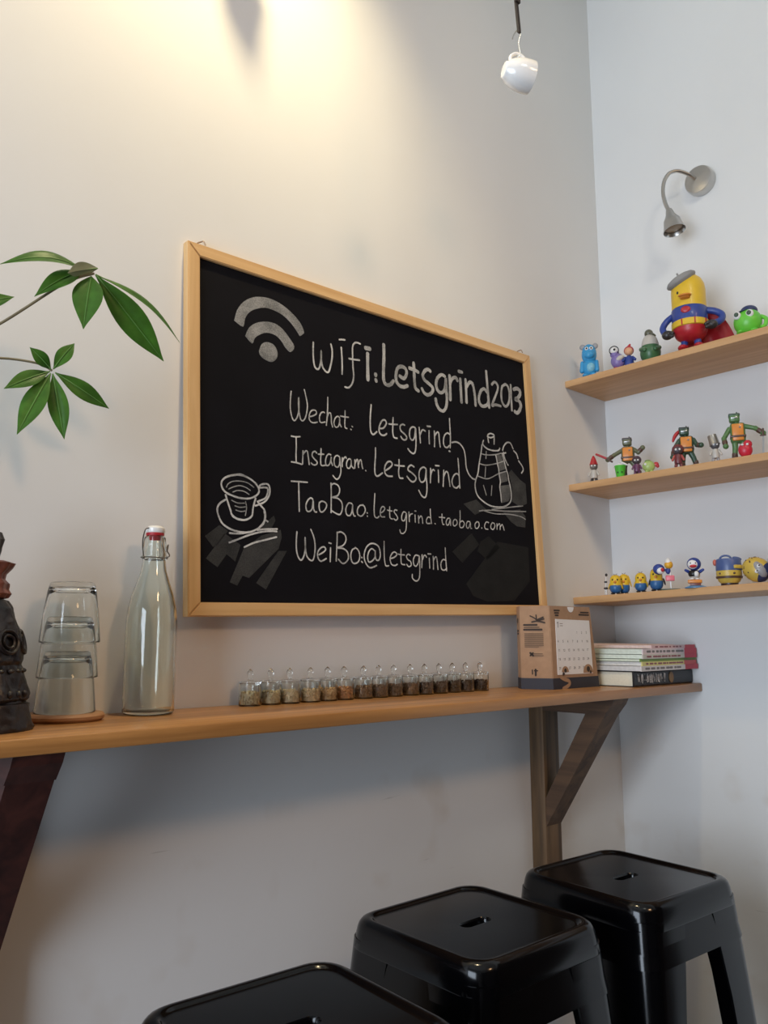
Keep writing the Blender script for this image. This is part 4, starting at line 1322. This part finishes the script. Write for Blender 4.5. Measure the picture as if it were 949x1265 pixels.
part(a1, 'glove', T_dk, lambda b_: (b_.ell((-0.056, -0.019, 0.047), (0.0145, 0.012, 0.0125)), b_.cap((-0.050, -0.024, 0.052), (-0.042, -0.028, 0.047), 0.005), b_.cap((-0.052, -0.026, 0.043), (-0.043, -0.030, 0.039), 0.005)))
a2 = part(t, 'arm', T_blue, lambda b_: b_.rings(catmull([(0.040, 0, 0.106), (0.062, 0.002, 0.100), (0.079, 0.0, 0.086), (0.076, -0.010, 0.068), (0.060, -0.022, 0.058)], 5), 0.0088, 14))
part(a2, 'glove', T_dk, lambda b_: (b_.ell((0.055, -0.026, 0.055), (0.0150, 0.012, 0.0125)), b_.cap((0.049, -0.034, 0.059), (0.042, -0.036, 0.055), 0.005), b_.cap((0.052, -0.034, 0.049), (0.044, -0.037, 0.047), 0.005)))
# grey felt beret tipped to one side
hx = Vector((-0.42, -0.30, 0.86)).normalized()
hat = part(t, 'beret', tm('felt_grey', (142, 140, 138), 0.8), lambda b_: b_.lathe([(0.031, -0.006), (0.034, -0.003), (0.040, 0.003), (0.0405, 0.008), (0.034, 0.015), (0.020, 0.0195), (0.006, 0.021), (0, 0.021)], (-0.012, -0.010, 0.1905), 40, axis=hx))
part(hat, 'stalk', tm('felt_grey', (142, 140, 138), 0.8), lambda b_: b_.cap(tuple(Vector((-0.012, -0.010, 0.1905)) + hx * 0.020), tuple(Vector((-0.012, -0.010, 0.1905)) + hx * 0.026), 0.0026))


def cape(b_):
    rows = []
    for i in range(9):
        f = i / 8.0
        z = 0.108 * (1 - f) + 0.006 * f
        wd = 0.044 + 0.008 * f
        row = []
        for k in range(25):
            g = k / 24.0
            x = -0.030 + (0.030 + wd + 0.062 * f ** 0.35) * g
            y = 0.040 - 0.012 * g + 0.006 * math.sin(g * 14) * f + 0.010 * f
            row.append((x, y, z + (0.0 if i else -0.004 * math.sin(g * PI))))
        rows.append(row)
    b_.grid(rows)
    bmesh.ops.solidify(b_.bm, geom=b_.bm.faces[:], thickness=0.002)


part(t, 'cape', T_red, cape, 60)

t = toy('frog_toy', 'round lime green frog toy with navy cap, right of the red cape', 'toy', -0.180, -0.527, 1, math.radians(-75))
part(t, 'body', T_lime, lambda b_: b_.ell((0, 0, 0.034), (0.0335, 0.031, 0.034), None, 28, 18))
for s in (-1, 1):
    e = part(t, 'eye', T_wht, lambda b_: b_.ell((-0.006 + s * 0.0145, -0.0255, 0.047), (0.0095, 0.0065, 0.0105)))
    part(e, 'pupil', T_dgrn, lambda b_: b_.ell((-0.007 + s * 0.0145, -0.031, 0.048), (0.0055, 0.003, 0.006)))
    part(t, 'foot', T_lime, lambda b_: b_.ell((s * 0.016, -0.014, 0.005), (0.010, 0.016, 0.005)))
part(t, 'leg', T_lime, lambda b_: b_.rings(catmull([(0.030, 0, 0.044), (0.042, -0.004, 0.034), (0.040, -0.010, 0.016), (0.030, -0.016, 0.010)], 5), 0.005, 10))
cp = part(t, 'cap', T_navy, lambda b_: b_.ell((0.004, 0.002, 0.063), (0.0205, 0.020, 0.0145)))
part(cp, 'cap_peak', T_navy, lambda b_: b_.ell((-0.010, -0.014, 0.060), (0.014, 0.014, 0.0025), (0.2, -0.2, 0)))


# --- middle shelf
def mini(x, y, lvl, label, h, mh, mb_, mbody, hat=None, hatm=None, arms=True, feet=None, a=A0):
    """tiny doll: legs, body, head and hat"""
    t = toy('doll', label, 'toy', x, y, lvl, a)
    k = h / 0.06
    part(t, 'body', mbody, lambda b_: b_.lathe([(0, 0.010 * k), (0.0085 * k, 0.010 * k), (0.0095 * k, 0.014 * k), (0.0070 * k, 0.032 * k), (0, 0.035 * k)], (0, 0, 0), 18))
    part(t, 'head', mh, lambda b_: b_.ell((0, 0, 0.042 * k), (0.0105 * k, 0.0105 * k, 0.0105 * k), None, 16, 10))
    for s in (-1, 1):
        part(t, 'leg', feet or mbody, lambda b_: b_.cap((s * 0.005 * k, 0, 0.010 * k), (s * 0.006 * k, -0.001, 0.0040 * k), 0.0038 * k, 0.0040 * k, 10))
        if arms:
            part(t, 'arm', mb_, lambda b_: b_.cap((s * 0.008 * k, 0, 0.029 * k), (s * 0.0125 * k, -0.006 * k, 0.018 * k), 0.0028 * k, 0.0030 * k, 10))
        part(t, 'eye', T_wht, lambda b_: b_.ell((s * 0.0042 * k, -0.0092 * k, 0.043 * k), (0.0026 * k, 0.0018 * k, 0.0028 * k), None, 10, 6))
    if hat == 'cone':
        part(t, 'hat', hatm, lambda b_: b_.lathe([(0.0105 * k, 0.046 * k), (0.0112 * k, 0.047 * k), (0.006 * k, 0.063 * k), (0.002 * k, 0.071 * k), (0, 0.0715 * k)], (0, 0, 0), 20))
    if hat == 'pail':
        part(t, 'hat', hatm, lambda b_: b_.lathe([(0.0128 * k, 0.043 * k), (0.0132 * k, 0.0445 * k), (0.0118 * k, 0.046 * k), (0.0108 * k, 0.068 * k), (0.0104 * k, 0.069 * k), (0, 0.069 * k)], (0.010 * k, 0.001, 0.001 * k), 20, axis=(-0.24, 0, 1)))
    if hat == 'hood':
        part(t, 'hood', hatm, lambda b_: b_.ell((0, 0.0035 * k, 0.0450 * k), (0.0135 * k, 0.011 * k, 0.0130 * k), None, 16, 10))
    return t


mini(-0.190, -0.072, 2, 'tiny grey-white doll with red pointed hat at the corner end of the middle shelf', 0.064, tm('doll_grey', (112, 104, 98)), T_pale, T_pale, 'cone', T_red, feet=T_dk)


def armour(x, y, label, J, mskin, mhead, mchest, ms, a=A0):
    """posable figure: J maps joints to (x, z[, y]) in millimetres"""
    t = toy('toy_robot', label, 'toy', x, y, 2, a)

    def V(n):
        q = J[n]
        return (q[0] / 1000.0, (q[2] if len(q) > 2 else 0) / 1000.0, q[1] / 1000.0)
    hd_ = V('head')
    r = J['hr'] / 1000.0
    part(t, 'head', mskin, lambda b_: b_.box(hd_, (r * 1.95, r * 1.7, r * 1.7), bevel=r * 0.38))
    part(t, 'helmet', mhead, lambda b_: (b_.box((hd_[0], hd_[1] + r * 0.1, hd_[2] + r * 0.62), (r * 2.1, r * 1.9, r * 0.62), bevel=r * 0.2), b_.cap((hd_[0] + r * 0.5, hd_[1], hd_[2] + r * 0.9), (hd_[0] + r * 0.5, hd_[1], hd_[2] + r * 1.2), r * 0.12)))
    part(t, 'visor', T_silver, lambda b_: b_.box((hd_[0], hd_[1] - r * 0.84, hd_[2] + r * 0.02), (r * 1.3, r * 0.12, r * 0.32), bevel=r * 0.05))
    to = V('torso')
    tw_, th_ = J['tw'] / 1000.0, J['th'] / 1000.0
    part(t, 'torso', mskin, lambda b_: (b_.box((to[0], to[1] + 0.001, to[2]), (tw_ * 1.95, tw_ * 1.3, th_ * 1.9), bevel=tw_ * 0.35), b_.cap((to[0], to[1], to[2] + th_ * 0.8), hd_, r * 0.42)))
    part(t, 'chest_panel', mchest, lambda b_: b_.box((to[0], to[1] - tw_ * 0.62, to[2] + th_ * 0.02), (tw_ * 1.5, tw_ * 0.28, th_ * 1.6), bevel=tw_ * 0.12))
    part(t, 'belt', T_brn, lambda b_: b_.box((to[0], to[1] - tw_ * 0.04, to[2] - th_ * 0.38), (tw_ * 2.05, tw_ * 1.60, th_ * 0.20), bevel=tw_ * 0.06))
    part(t, 'bolt', T_gry, lambda b_: b_.cap((to[0] + tw_ * 0.3, to[1] - tw_ * 0.7, to[2] + th_ * 0.45), (to[0] + tw_ * 0.3, to[1] - tw_ * 0.82, to[2] + th_ * 0.45), tw_ * 0.13))
    for sd in ('l', 'r'):
        sh_, el_, ha_ = V('sh' + sd), V('el' + sd), V('ha' + sd)
        ar = part(t, 'arm', mskin, lambda b_: (b_.cap(sh_, el_, 0.0062, 0.0054), b_.cap(el_, ha_, 0.0062, 0.0050)))
        part(ar, 'wrist_guard', T_brn, lambda b_: b_.cap(tuple(el_[i] * 0.55 + ha_[i] * 0.45 for i in range(3)), tuple(el_[i] * 0.3 + ha_[i] * 0.7 for i in range(3)), 0.0068, 0.0062))
        part(ar, 'hand', mskin, lambda b_: b_.ell(ha_, (0.0070, 0.0068, 0.0070)))
        kn, ft = V('kn' + sd), V('ft' + sd)
        hp2 = (to[0] + (-1 if sd == 'l' else 1) * tw_ * 0.45, to[1], to[2] - th_ * 0.72)
        lg = part(t, 'leg', mskin, lambda b_: (b_.cap(hp2, kn, 0.0080, 0.0066), b_.cap(kn, (ft[0], ft[1], 0.011), 0.0068, 0.0060)))
        part(lg, 'boot', T_brn, lambda b_: (b_.cap((ft[0], ft[1], 0.0075), (ft[0], ft[1], 0.016), 0.0074, 0.0070), b_.ell((ft[0], ft[1] - 0.006, 0.0055), (0.0078, 0.0130, 0.0055))))
    return t


t1 = armour(-0.166, -0.170, 'olive toy robot with orange chest, leftmost of three on middle shelf',
            dict(head=(-3, 102), hr=12.5, torso=(-2, 66), tw=18, th=24, shl=(-17, 80), ell=(-38, 68, -4), hal=(-56, 55, -9), shr=(14, 80), elr=(26, 70, -4), har=(38, 82, -6),
                 knl=(-12, 30), ftl=(-13, 0), knr=(18, 30), ftr=(25, 0)), T_oli, tm('helmet_dark', (74, 70, 70)), T_org, 0)
t = toy('toy_stick', 'thin red toy stick held out by the left olive toy robot', 'stick', -0.166, -0.170, 2)
part(t, 'stick', tm('stick_red', (168, 44, 52)), lambda b_: b_.cap((-0.086, -0.013, 0.072), (-0.060, -0.016, 0.058), 0.0032))
part(t, 'grip', T_brn, lambda b_: b_.cap((-0.060, -0.016, 0.058), (-0.044, -0.0165, 0.047), 0.0028))

t = toy('cup_toy', 'bright green cup-shaped toy with two dark eyes in front of the left toy robot', 'toy', -0.194, -0.158, 2)
part(t, 'body', tm('bright_green', (84, 190, 60)), lambda b_: b_.lathe([(0, 0), (0.0095, 0), (0.0110, 0.002), (0.0150, 0.030), (0.0160, 0.0315), (0.0150, 0.033), (0.0138, 0.031), (0, 0.029)], (0, 0, 0), 28))
part(t, 'leaf_top', T_wht, lambda b_: (b_.ell((-0.010, 0, 0.034), (0.011, 0.004, 0.003), (0, -0.5, 0)), b_.ell((0.011, -0.002, 0.038), (0.013, 0.004, 0.003), (0, 0.5, 0)), b_.ell((0, 0, 0.034), (0.010, 0.009, 0.005))))
for s in (-1, 1):
    part(t, 'eye', T_blk, lambda b_: b_.ell((s * 0.0052, -0.0110, 0.013), (0.0022, 0.0018, 0.0026), None, 10, 6))
mini(-0.190, -0.207, 2, 'tiny dark doll with purple body, right of the green cup toy', 0.056, tm('doll_dark', (74, 66, 72)), tm('plum', (104, 58, 92)), tm('plum', (104, 58, 92)), 'hood', tm('hood_plum', (76, 54, 66)))
t = toy('fish_toy', 'small pale green fish toy with red tail beside the dark purple doll', 'toy', -0.190, -0.242, 2)
part(t, 'body', T_lgrn, lambda b_: b_.ell((0, 0, 0.019), (0.0165, 0.0125, 0.0155)))
part(t, 'tail', T_red, lambda b_: (b_.ell((0.019, 0, 0.023), (0.007, 0.003, 0.0065)), b_.ell((0.023, 0, 0.018), (0.004, 0.003, 0.005))))
part(t, 'crest', tm('leafy', (110, 140, 76)), lambda b_: b_.ell((-0.002, 0, 0.033), (0.008, 0.006, 0.004)))
part(t, 'eye', T_wht, lambda b_: b_.ell((-0.008, -0.0105, 0.023), (0.0036, 0.0022, 0.0036), None, 12, 8))
part(t, 'fin', T_lgrn, lambda b_: (b_.ell((-0.005, -0.003, 0.004), (0.005, 0.007, 0.004)), b_.ell((0.007, -0.003, 0.004), (0.005, 0.007, 0.004))))

t2 = armour(-0.168, -0.338, 'dark green toy robot with orange chest and red plume, middle of three',
            dict(head=(-2, 99), hr=12.5, torso=(2, 63), tw=18.5, th=25, shl=(-15, 76), ell=(-28, 56, -4), hal=(-33, 32, -8), shr=(20, 76), elr=(28, 60, -6), har=(38, 58, -12),
                 knl=(-8, 28), ftl=(-10, 0), knr=(18, 28), ftr=(23, 0)), T_dgrn, tm('helmet_green', (44, 56, 50)), T_org, 0)
part(t2, 'plume', T_red, lambda b_: b_.rings(catmull([(-0.010, 0.004, 0.106), (-0.019, 0.003, 0.098), (-0.026, 0.0, 0.088), (-0.031, -0.004, 0.074)], 4), [0.003, .0035, .004, .0045, .005, .005, .005, .0048, .0046, .004, .0035, .003, .002], 8))
mini(-0.196, -0.330, 2, 'tiny maroon hooded doll standing in front of the dark green toy robot', 0.066, tm('doll_dark', (74, 66, 72)), tm('salmon', (176, 84, 76)), T_mar, 'hood', T_mar)
mini(-0.190, -0.427, 2, 'tiny pale doll wearing a silver pail as a hat', 0.062, tm('doll_ash', (86, 84, 88)), T_pale, T_pale, 'pail', T_silver, feet=T_gry)
t3 = armour(-0.166, -0.476, 'light green toy robot with orange chest, rightmost of three on middle shelf',
            dict(head=(-6, 108), hr=12.8, torso=(0, 70), tw=18, th=27, shl=(-19, 82), ell=(-33, 58, -4), hal=(-30, 36, -12), shr=(18, 86), elr=(40, 78, -6), har=(57, 62, -12),
                 knl=(-8, 32), ftl=(-10, 0), knr=(18, 32), ftr=(20, 0)), T_mid, tm('helmet_leaf', (58, 84, 66)), T_org, 0)
t = toy('toy_sword', 'grey toy sword held point down by the right light green toy robot', 'sword', -0.166, -0.476, 2)
part(t, 'blade', T_silver, lambda b_: b_.box((0.0545, -0.0195, 0.027), (0.004, 0.0016, 0.054), rot=Euler((0, 0.06, 0))))
part(t, 'hilt', T_brn, lambda b_: (b_.cap((0.0555, -0.0195, 0.055), (0.0565, -0.0195, 0.071), 0.0024), b_.box((0.0556, -0.0195, 0.055), (0.014, 0.004, 0.003))))
t = toy('block_toy', 'small lumpy red toy with white eyes at the feet of the right toy robot', 'toy', -0.192, -0.503, 2)
part(t, 'body', tm('crimson', (196, 36, 58)), lambda b_: (b_.ell((0, 0, 0.018), (0.0165, 0.013, 0.0185)), b_.ell((0.006, 0.001, 0.032), (0.0105, 0.010, 0.011))))
for s in (-1, 1):
    part(t, 'eye', T_wht, lambda b_: b_.ell((-0.001 + s * 0.0055, -0.0105, 0.030), (0.0034, 0.0024, 0.0030), None, 10, 6))
t = toy('doll', 'red toy doll cut off by the right edge of the photo on the middle shelf', 'toy', -0.150, -0.575, 2)
part(t, 'body', T_oli, lambda b_: b_.lathe([(0, 0), (0.013, 0), (0.014, 0.004), (0.011, 0.070), (0, 0.078)], (0, 0, 0), 20))
part(t, 'head', T_red, lambda b_: b_.ell((0, 0, 0.088), (0.013, 0.012, 0.013)))

# --- lowest shelf
t = toy('skeleton_toy', 'very thin white and black toy skeleton at the corner end of the lowest shelf', 'toy', -0.190, -0.094, 3)
part(t, 'spine', T_wht, lambda b_: b_.rings([(0, 0, 0.020), (0.0005, 0, 0.034), (0.002, 0, 0.050)], 0.0015, 8))
part(t, 'skull', T_dk, lambda b_: b_.ell((0.0025, 0, 0.056), (0.0036, 0.0036, 0.0042)))
part(t, 'ribs', T_dk, lambda b_: (b_.ell((0, 0, 0.0365), (0.0045, 0.003, 0.003)), b_.ell((0, 0, 0.019), (0.006, 0.0035, 0.0035))))
for s in (-1, 1):
    part(t, 'leg', T_wht, lambda b_: b_.cap((s * 0.0017, 0, 0.018), (s * 0.0019, 0, 0.0016), 0.0015, 0.0016, 8))


def peg(x, y, label, h, r, a=A0, arms=((0, 0), (0, 0)), hair=False):
    t = toy('toy_chick', label, 'toy', x, y, 3, a, 'yellow toy chicks in blue trousers')
    part(t, 'head', T_yel, lambda b_: b_.lathe([(r, h * 0.44), (r * 1.0, h * 0.72), (r * 0.90, h * 0.86), (r * 0.62, h * 0.96), (r * 0.3, h * 0.995), (0, h)], (0, 0, 0), 28))
    part(t, 'trousers', T_jean, lambda b_: b_.lathe([(0, h * 0.07), (r * 0.5, h * 0.075), (r * 0.88, h * 0.14), (r * 1.06, h * 0.26), (r * 1.07, h * 0.42), (r * 1.0, h * 0.46)], (0, 0, 0), 28))
    part(t, 'beak', T_org, lambda b_: b_.lathe([(r * 0.30, 0), (r * 0.22, r * 0.2), (0, r * 0.55)], (0, -r * 0.90, h * 0.62), 12, axis=(0, -1, -0.1)))
    for s in (-1, 1):
        part(t, 'eye', T_blk, lambda b_: b_.ell((s * r * 0.42, -r * 0.90, h * 0.74), (r * 0.14, r * 0.10, r * 0.18), None, 10, 6))
        part(t, 'foot', T_blk, lambda b_: b_.ell((s * r * 0.48, -r * 0.30, h * 0.05), (r * 0.42, r * 0.62, h * 0.05)))
        u, v = arms[0 if s < 0 else 1]
        part(t, 'wing', T_yel if not hair else T_dk, lambda b_: b_.ell((s * (r * 1.08 + u * 0.5), 0, h * 0.42 + v * 0.5), (r * 0.16, r * 0.45, h * 0.17 + v * 0.3), (0, -s * 0.25, 0), 12, 8))
    if hair:
        part(t, 'cap', T_brn, lambda b_: b_.ell((0, r * 0.1, h * 0.90), (r * 0.82, r * 0.80, h * 0.10)))
    else:
        part(t, 'tuft', T_gry, lambda b_: (b_.cap((0, 0, h * 0.97), (-r * 0.3, -r * 0.2, h * 1.05), r * 0.14, r * 0.06), b_.cap((0, 0, h * 0.97), (r * 0.3, 0, h * 1.06), r * 0.14, r * 0.06)))
    return t


peg(-0.192, -0.126, 'leftmost yellow toy chick in blue trousers, right of the thin skeleton toy', 0.053, 0.0152)
peg(-0.162, -0.134, 'yellow toy chick half hidden behind the leftmost one, one dark wing raised', 0.056, 0.0138, arms=((0, 0), (0.001, 0.026)))
peg(-0.188, -0.200, 'yellow toy chick standing alone, third chick from the corner', 0.0525, 0.0146)
peg(-0.184, -0.243, 'tallest yellow toy chick with brown cap, beside the toy on a stand', 0.060, 0.0158, arms=((0, 0), (0.005, 0.0)), hair=True)

t = toy('balancing_toy', 'toy on a stand with blue ball, yellow ball and pink plaque on a white rod', 'toy', -0.196, -0.287, 3)
part(t, 'base', T_dgrn, lambda b_: b_.box((0.002, 0.010, 0.0015), (0.046, 0.034, 0.003), bevel=0.001))
part(t, 'rod', T_wht, lambda b_: b_.cap((0.002, 0.010, 0.002), (0.002, 0.010, 0.050), 0.0022, 0.0020, 10))
part(t, 'plaque', T_pink, lambda b_: b_.box((0.001, 0.008, 0.031), (0.022, 0.006, 0.0145), bevel=0.002))
part(t, 'blue_body', T_blue, lambda b_: b_.ell((-0.003, 0.010, 0.050), (0.0065, 0.006, 0.0085)))
part(t, 'yellow_ball', tm('amber', (226, 168, 48)), lambda b_: b_.ell((-0.001, 0.010, 0.066), (0.0108, 0.010, 0.0110)))
part(t, 'white_tip', T_wht, lambda b_: b_.lathe([(0.009, 0.071), (0.0075, 0.076), (0.003, 0.083), (0, 0.084)], (-0.002, 0.010, 0), 16))
bb = part(t, 'blue_ball', T_blue, lambda b_: (b_.ell((-0.026, 0.010, 0.055), (0.0148, 0.0135, 0.0140)), b_.cap((-0.012, 0.010, 0.053), (-0.004, 0.010, 0.051), 0.0035)))
part(bb, 'white_patch', T_wht, lambda b_: b_.ell((-0.0215, 0.0005, 0.0505), (0.0098, 0.0065, 0.0088)))
part(bb, 'red_spot', T_red, lambda b_: b_.ell((-0.0165, -0.0035, 0.0520), (0.0048, 0.0040, 0.0052)))

t = toy('penguin_toy', 'blue penguin toy in a black vest standing on an orange block and blue disc', 'toy', -0.190, -0.352, 3)
part(t, 'disc_base', tm('disc_blue', (84, 138, 186)), lambda b_: b_.lathe([(0, 0), (0.0270, 0), (0.0272, 0.002), (0.018, 0.006), (0, 0.0065)], (0.002, 0, 0), 32))
part(t, 'brown_block', tm('brick_brown', (112, 56, 46)), lambda b_: b_.box((0.001, 0, 0.0095), (0.026, 0.022, 0.0075), bevel=0.001))
part(t, 'orange_block', T_org, lambda b_: b_.box((0, 0, 0.0165), (0.034, 0.024, 0.0085), bevel=0.002))
part(t, 'body', T_pale, lambda b_: b_.ell((0, 0, 0.034), (0.0135, 0.011, 0.0135)))
part(t, 'vest', T_blk, lambda b_: b_.ell((-0.001, -0.0012, 0.036), (0.0142, 0.0114, 0.0110)))
part(t, 'belly_patch', T_wht, lambda b_: b_.ell((0.0045, -0.0105, 0.0355), (0.0060, 0.0030, 0.0070)))
part(t, 'head', T_blue, lambda b_: b_.ell((0, 0.001, 0.061), (0.0172, 0.0155, 0.0165)))
part(t, 'face', T_wht, lambda b_: b_.ell((-0.002, -0.0055, 0.0600), (0.0135, 0.0110, 0.0125)))
part(t, 'beak', tm('beak_red', (196, 48, 56)), lambda b_: b_.ell((-0.002, -0.0165, 0.0545), (0.0085, 0.0060, 0.0040)))
for s in (-1, 1):
    part(t, 'eye', T_blk, lambda b_: b_.ell((-0.002 + s * 0.0060, -0.0155, 0.0625), (0.0013, 0.001, 0.0018), None, 8, 6))
    part(t, 'wing', T_blue, lambda b_: b_.cap((s * 0.0125, 0, 0.041), (s * 0.0205, -0.004, 0.0455), 0.0042, 0.0034))
    part(t, 'foot', T_wht, lambda b_: b_.ell((s * 0.0065, -0.004, 0.0230), (0.0055, 0.0075, 0.0030)))

t = toy('pot_toy', 'round toy with blue top and yellow belted belly, like a little pot with a handle', 'toy', -0.186, -0.439, 3)
part(t, 'base', tm('dark_brown', (58, 42, 40)), lambda b_: b_.lathe([(0, 0), (0.0195, 0), (0.0200, 0.001), (0.0200, 0.006), (0, 0.007)], (0, 0, 0), 28))
part(t, 'belly', tm('mustard', (204, 172, 76)), lambda b_: b_.lathe([(0.0195, 0.005), (0.0250, 0.010), (0.0290, 0.020), (0.0300, 0.030), (0.0290, 0.038)], (0, 0, 0), 32))
part(t, 'belt', T_brn, lambda b_: b_.lathe([(0.0282, 0.0165), (0.0302, 0.0170), (0.0312, 0.0220), (0.0292, 0.0225)], (0, 0, 0), 32))
part(t, 'blue_top', tm('slate_blue', (74, 92, 140)), lambda b_: b_.lathe([(0.0298, 0.036), (0.0300, 0.042), (0.0292, 0.060), (0.0270, 0.065), (0.0, 0.066)], (0, 0, 0), 32))
part(t, 'handle', tm('slate_blue', (74, 92, 140)), lambda b_: b_.rings([(-0.006 + 0.0135 * math.cos(a), 0, 0.064 + 0.010 * math.sin(a)) for a in [PI * k / 14 for k in range(15)]], 0.0024, 8))
part(t, 'fin', tm('slate_blue', (74, 92, 140)), lambda b_: b_.ell((0.020, -0.002, 0.066), (0.011, 0.004, 0.004), (0, 0.3, 0)))
part(t, 'orange_knob', tm('coral', (200, 104, 84)), lambda b_: b_.ell((-0.031, 0, 0.057), (0.0050, 0.006, 0.0080)))
part(t, 'yellow_tab', tm('mustard', (204, 172, 76)), lambda b_: b_.box((0.020, -0.0225, 0.044), (0.022, 0.006, 0.009), rot=Euler((0, 0, 0.65)), bevel=0.002))
for sx_ in (-0.021, 0.011):
    part(t, 'button', T_brn, lambda b_: b_.ell((sx_, -math.sqrt(0.0298 ** 2 - sx_ ** 2), 0.0285), (0.0030, 0.0024, 0.0026), None, 10, 6))

t = toy('egg_toy', 'yellow spotted egg-shaped toy with grey patch, tipped over against the pot-like toy', 'toy', -0.182, -0.505, 3, math.radians(-68))
ax = Vector((0.80, -0.25, -0.45)).normalized()
part(t, 'shell', tm('mustard', (204, 172, 76)), lambda b_: b_.lathe([(0, -0.033), (0.012, -0.031), (0.023, -0.022), (0.0285, -0.008), (0.0295, 0.006), (0.026, 0.017)], (0, 0, 0.0335), 32, axis=ax))
part(t, 'grey_patch', T_gry, lambda b_: b_.ell((0.006, -0.0135, 0.0325), (0.0160, 0.0190, 0.0235), (0, -0.55, 0)))
for (ex, ez) in ((0.002, 0.0395), (-0.003, 0.0265)):
    e = part(t, 'eye', T_wht, lambda b_: b_.ell((ex + 0.003, -0.0315, ez), (0.0042, 0.0026, 0.0042), None, 12, 8))
    part(e, 'pupil', T_blk, lambda b_: b_.ell((ex + 0.0042, -0.0338, ez + 0.0012), (0.002, 0.0013, 0.002), None, 10, 6))
part(t, 'blue_end', T_navy, lambda b_: b_.lathe([(0.0262, 0.016), (0.0245, 0.020), (0.018, 0.028), (0.008, 0.031), (0, 0.0315)], (0, 0, 0.0335), 32, axis=ax))
rnd = random.Random(4)
Mq = ax.to_track_quat('Z', 'Y').to_matrix()
sp = MB()
for k in range(34):
    z_ = rnd.uniform(-0.028, -0.004)
    a = rnd.uniform(0, 2 * PI)
    rr = 0.0292 * math.sqrt(max(0, 1 - ((z_ - 0.003) / 0.037) ** 2))
    sp.ell(tuple(Mq @ Vector((rr * math.cos(a), rr * math.sin(a), z_)) + Vector((0, 0, 0.0335))), 0.0019, None, 8, 6)
o = sp.done('spots', T_brn, t)

t = toy('doll', 'white-faced toy doll with blue hood, cut off by right edge, lowest shelf', 'toy', -0.176, -0.552, 3)
part(t, 'base', T_red, lambda b_: b_.lathe([(0, 0), (0.022, 0), (0.022, 0.005), (0, 0.006)], (0, 0, 0), 28))
part(t, 'body', T_navy, lambda b_: b_.lathe([(0.019, 0.005), (0.017, 0.03), (0.011, 0.048), (0, 0.05)], (0, 0, 0), 28))
part(t, 'hood', T_blue, lambda b_: b_.ell((0, 0.003, 0.066), (0.0185, 0.017, 0.0185)))
part(t, 'face', T_wht, lambda b_: b_.ell((-0.003, -0.004, 0.064), (0.0155, 0.0135, 0.0150)))
part(t, 'mouth', T_red, lambda b_: b_.ell((-0.004, -0.0165, 0.0585), (0.0085, 0.0045, 0.0045)))
part(t, 'antenna', T_gry, lambda b_: b_.cap((-0.021, 0, 0.046), (-0.014, 0, 0.088), 0.0006, 0.0005, 6))

# scuffs on the low part of the back wall: thin pencil-like marks
rnd = random.Random(5)
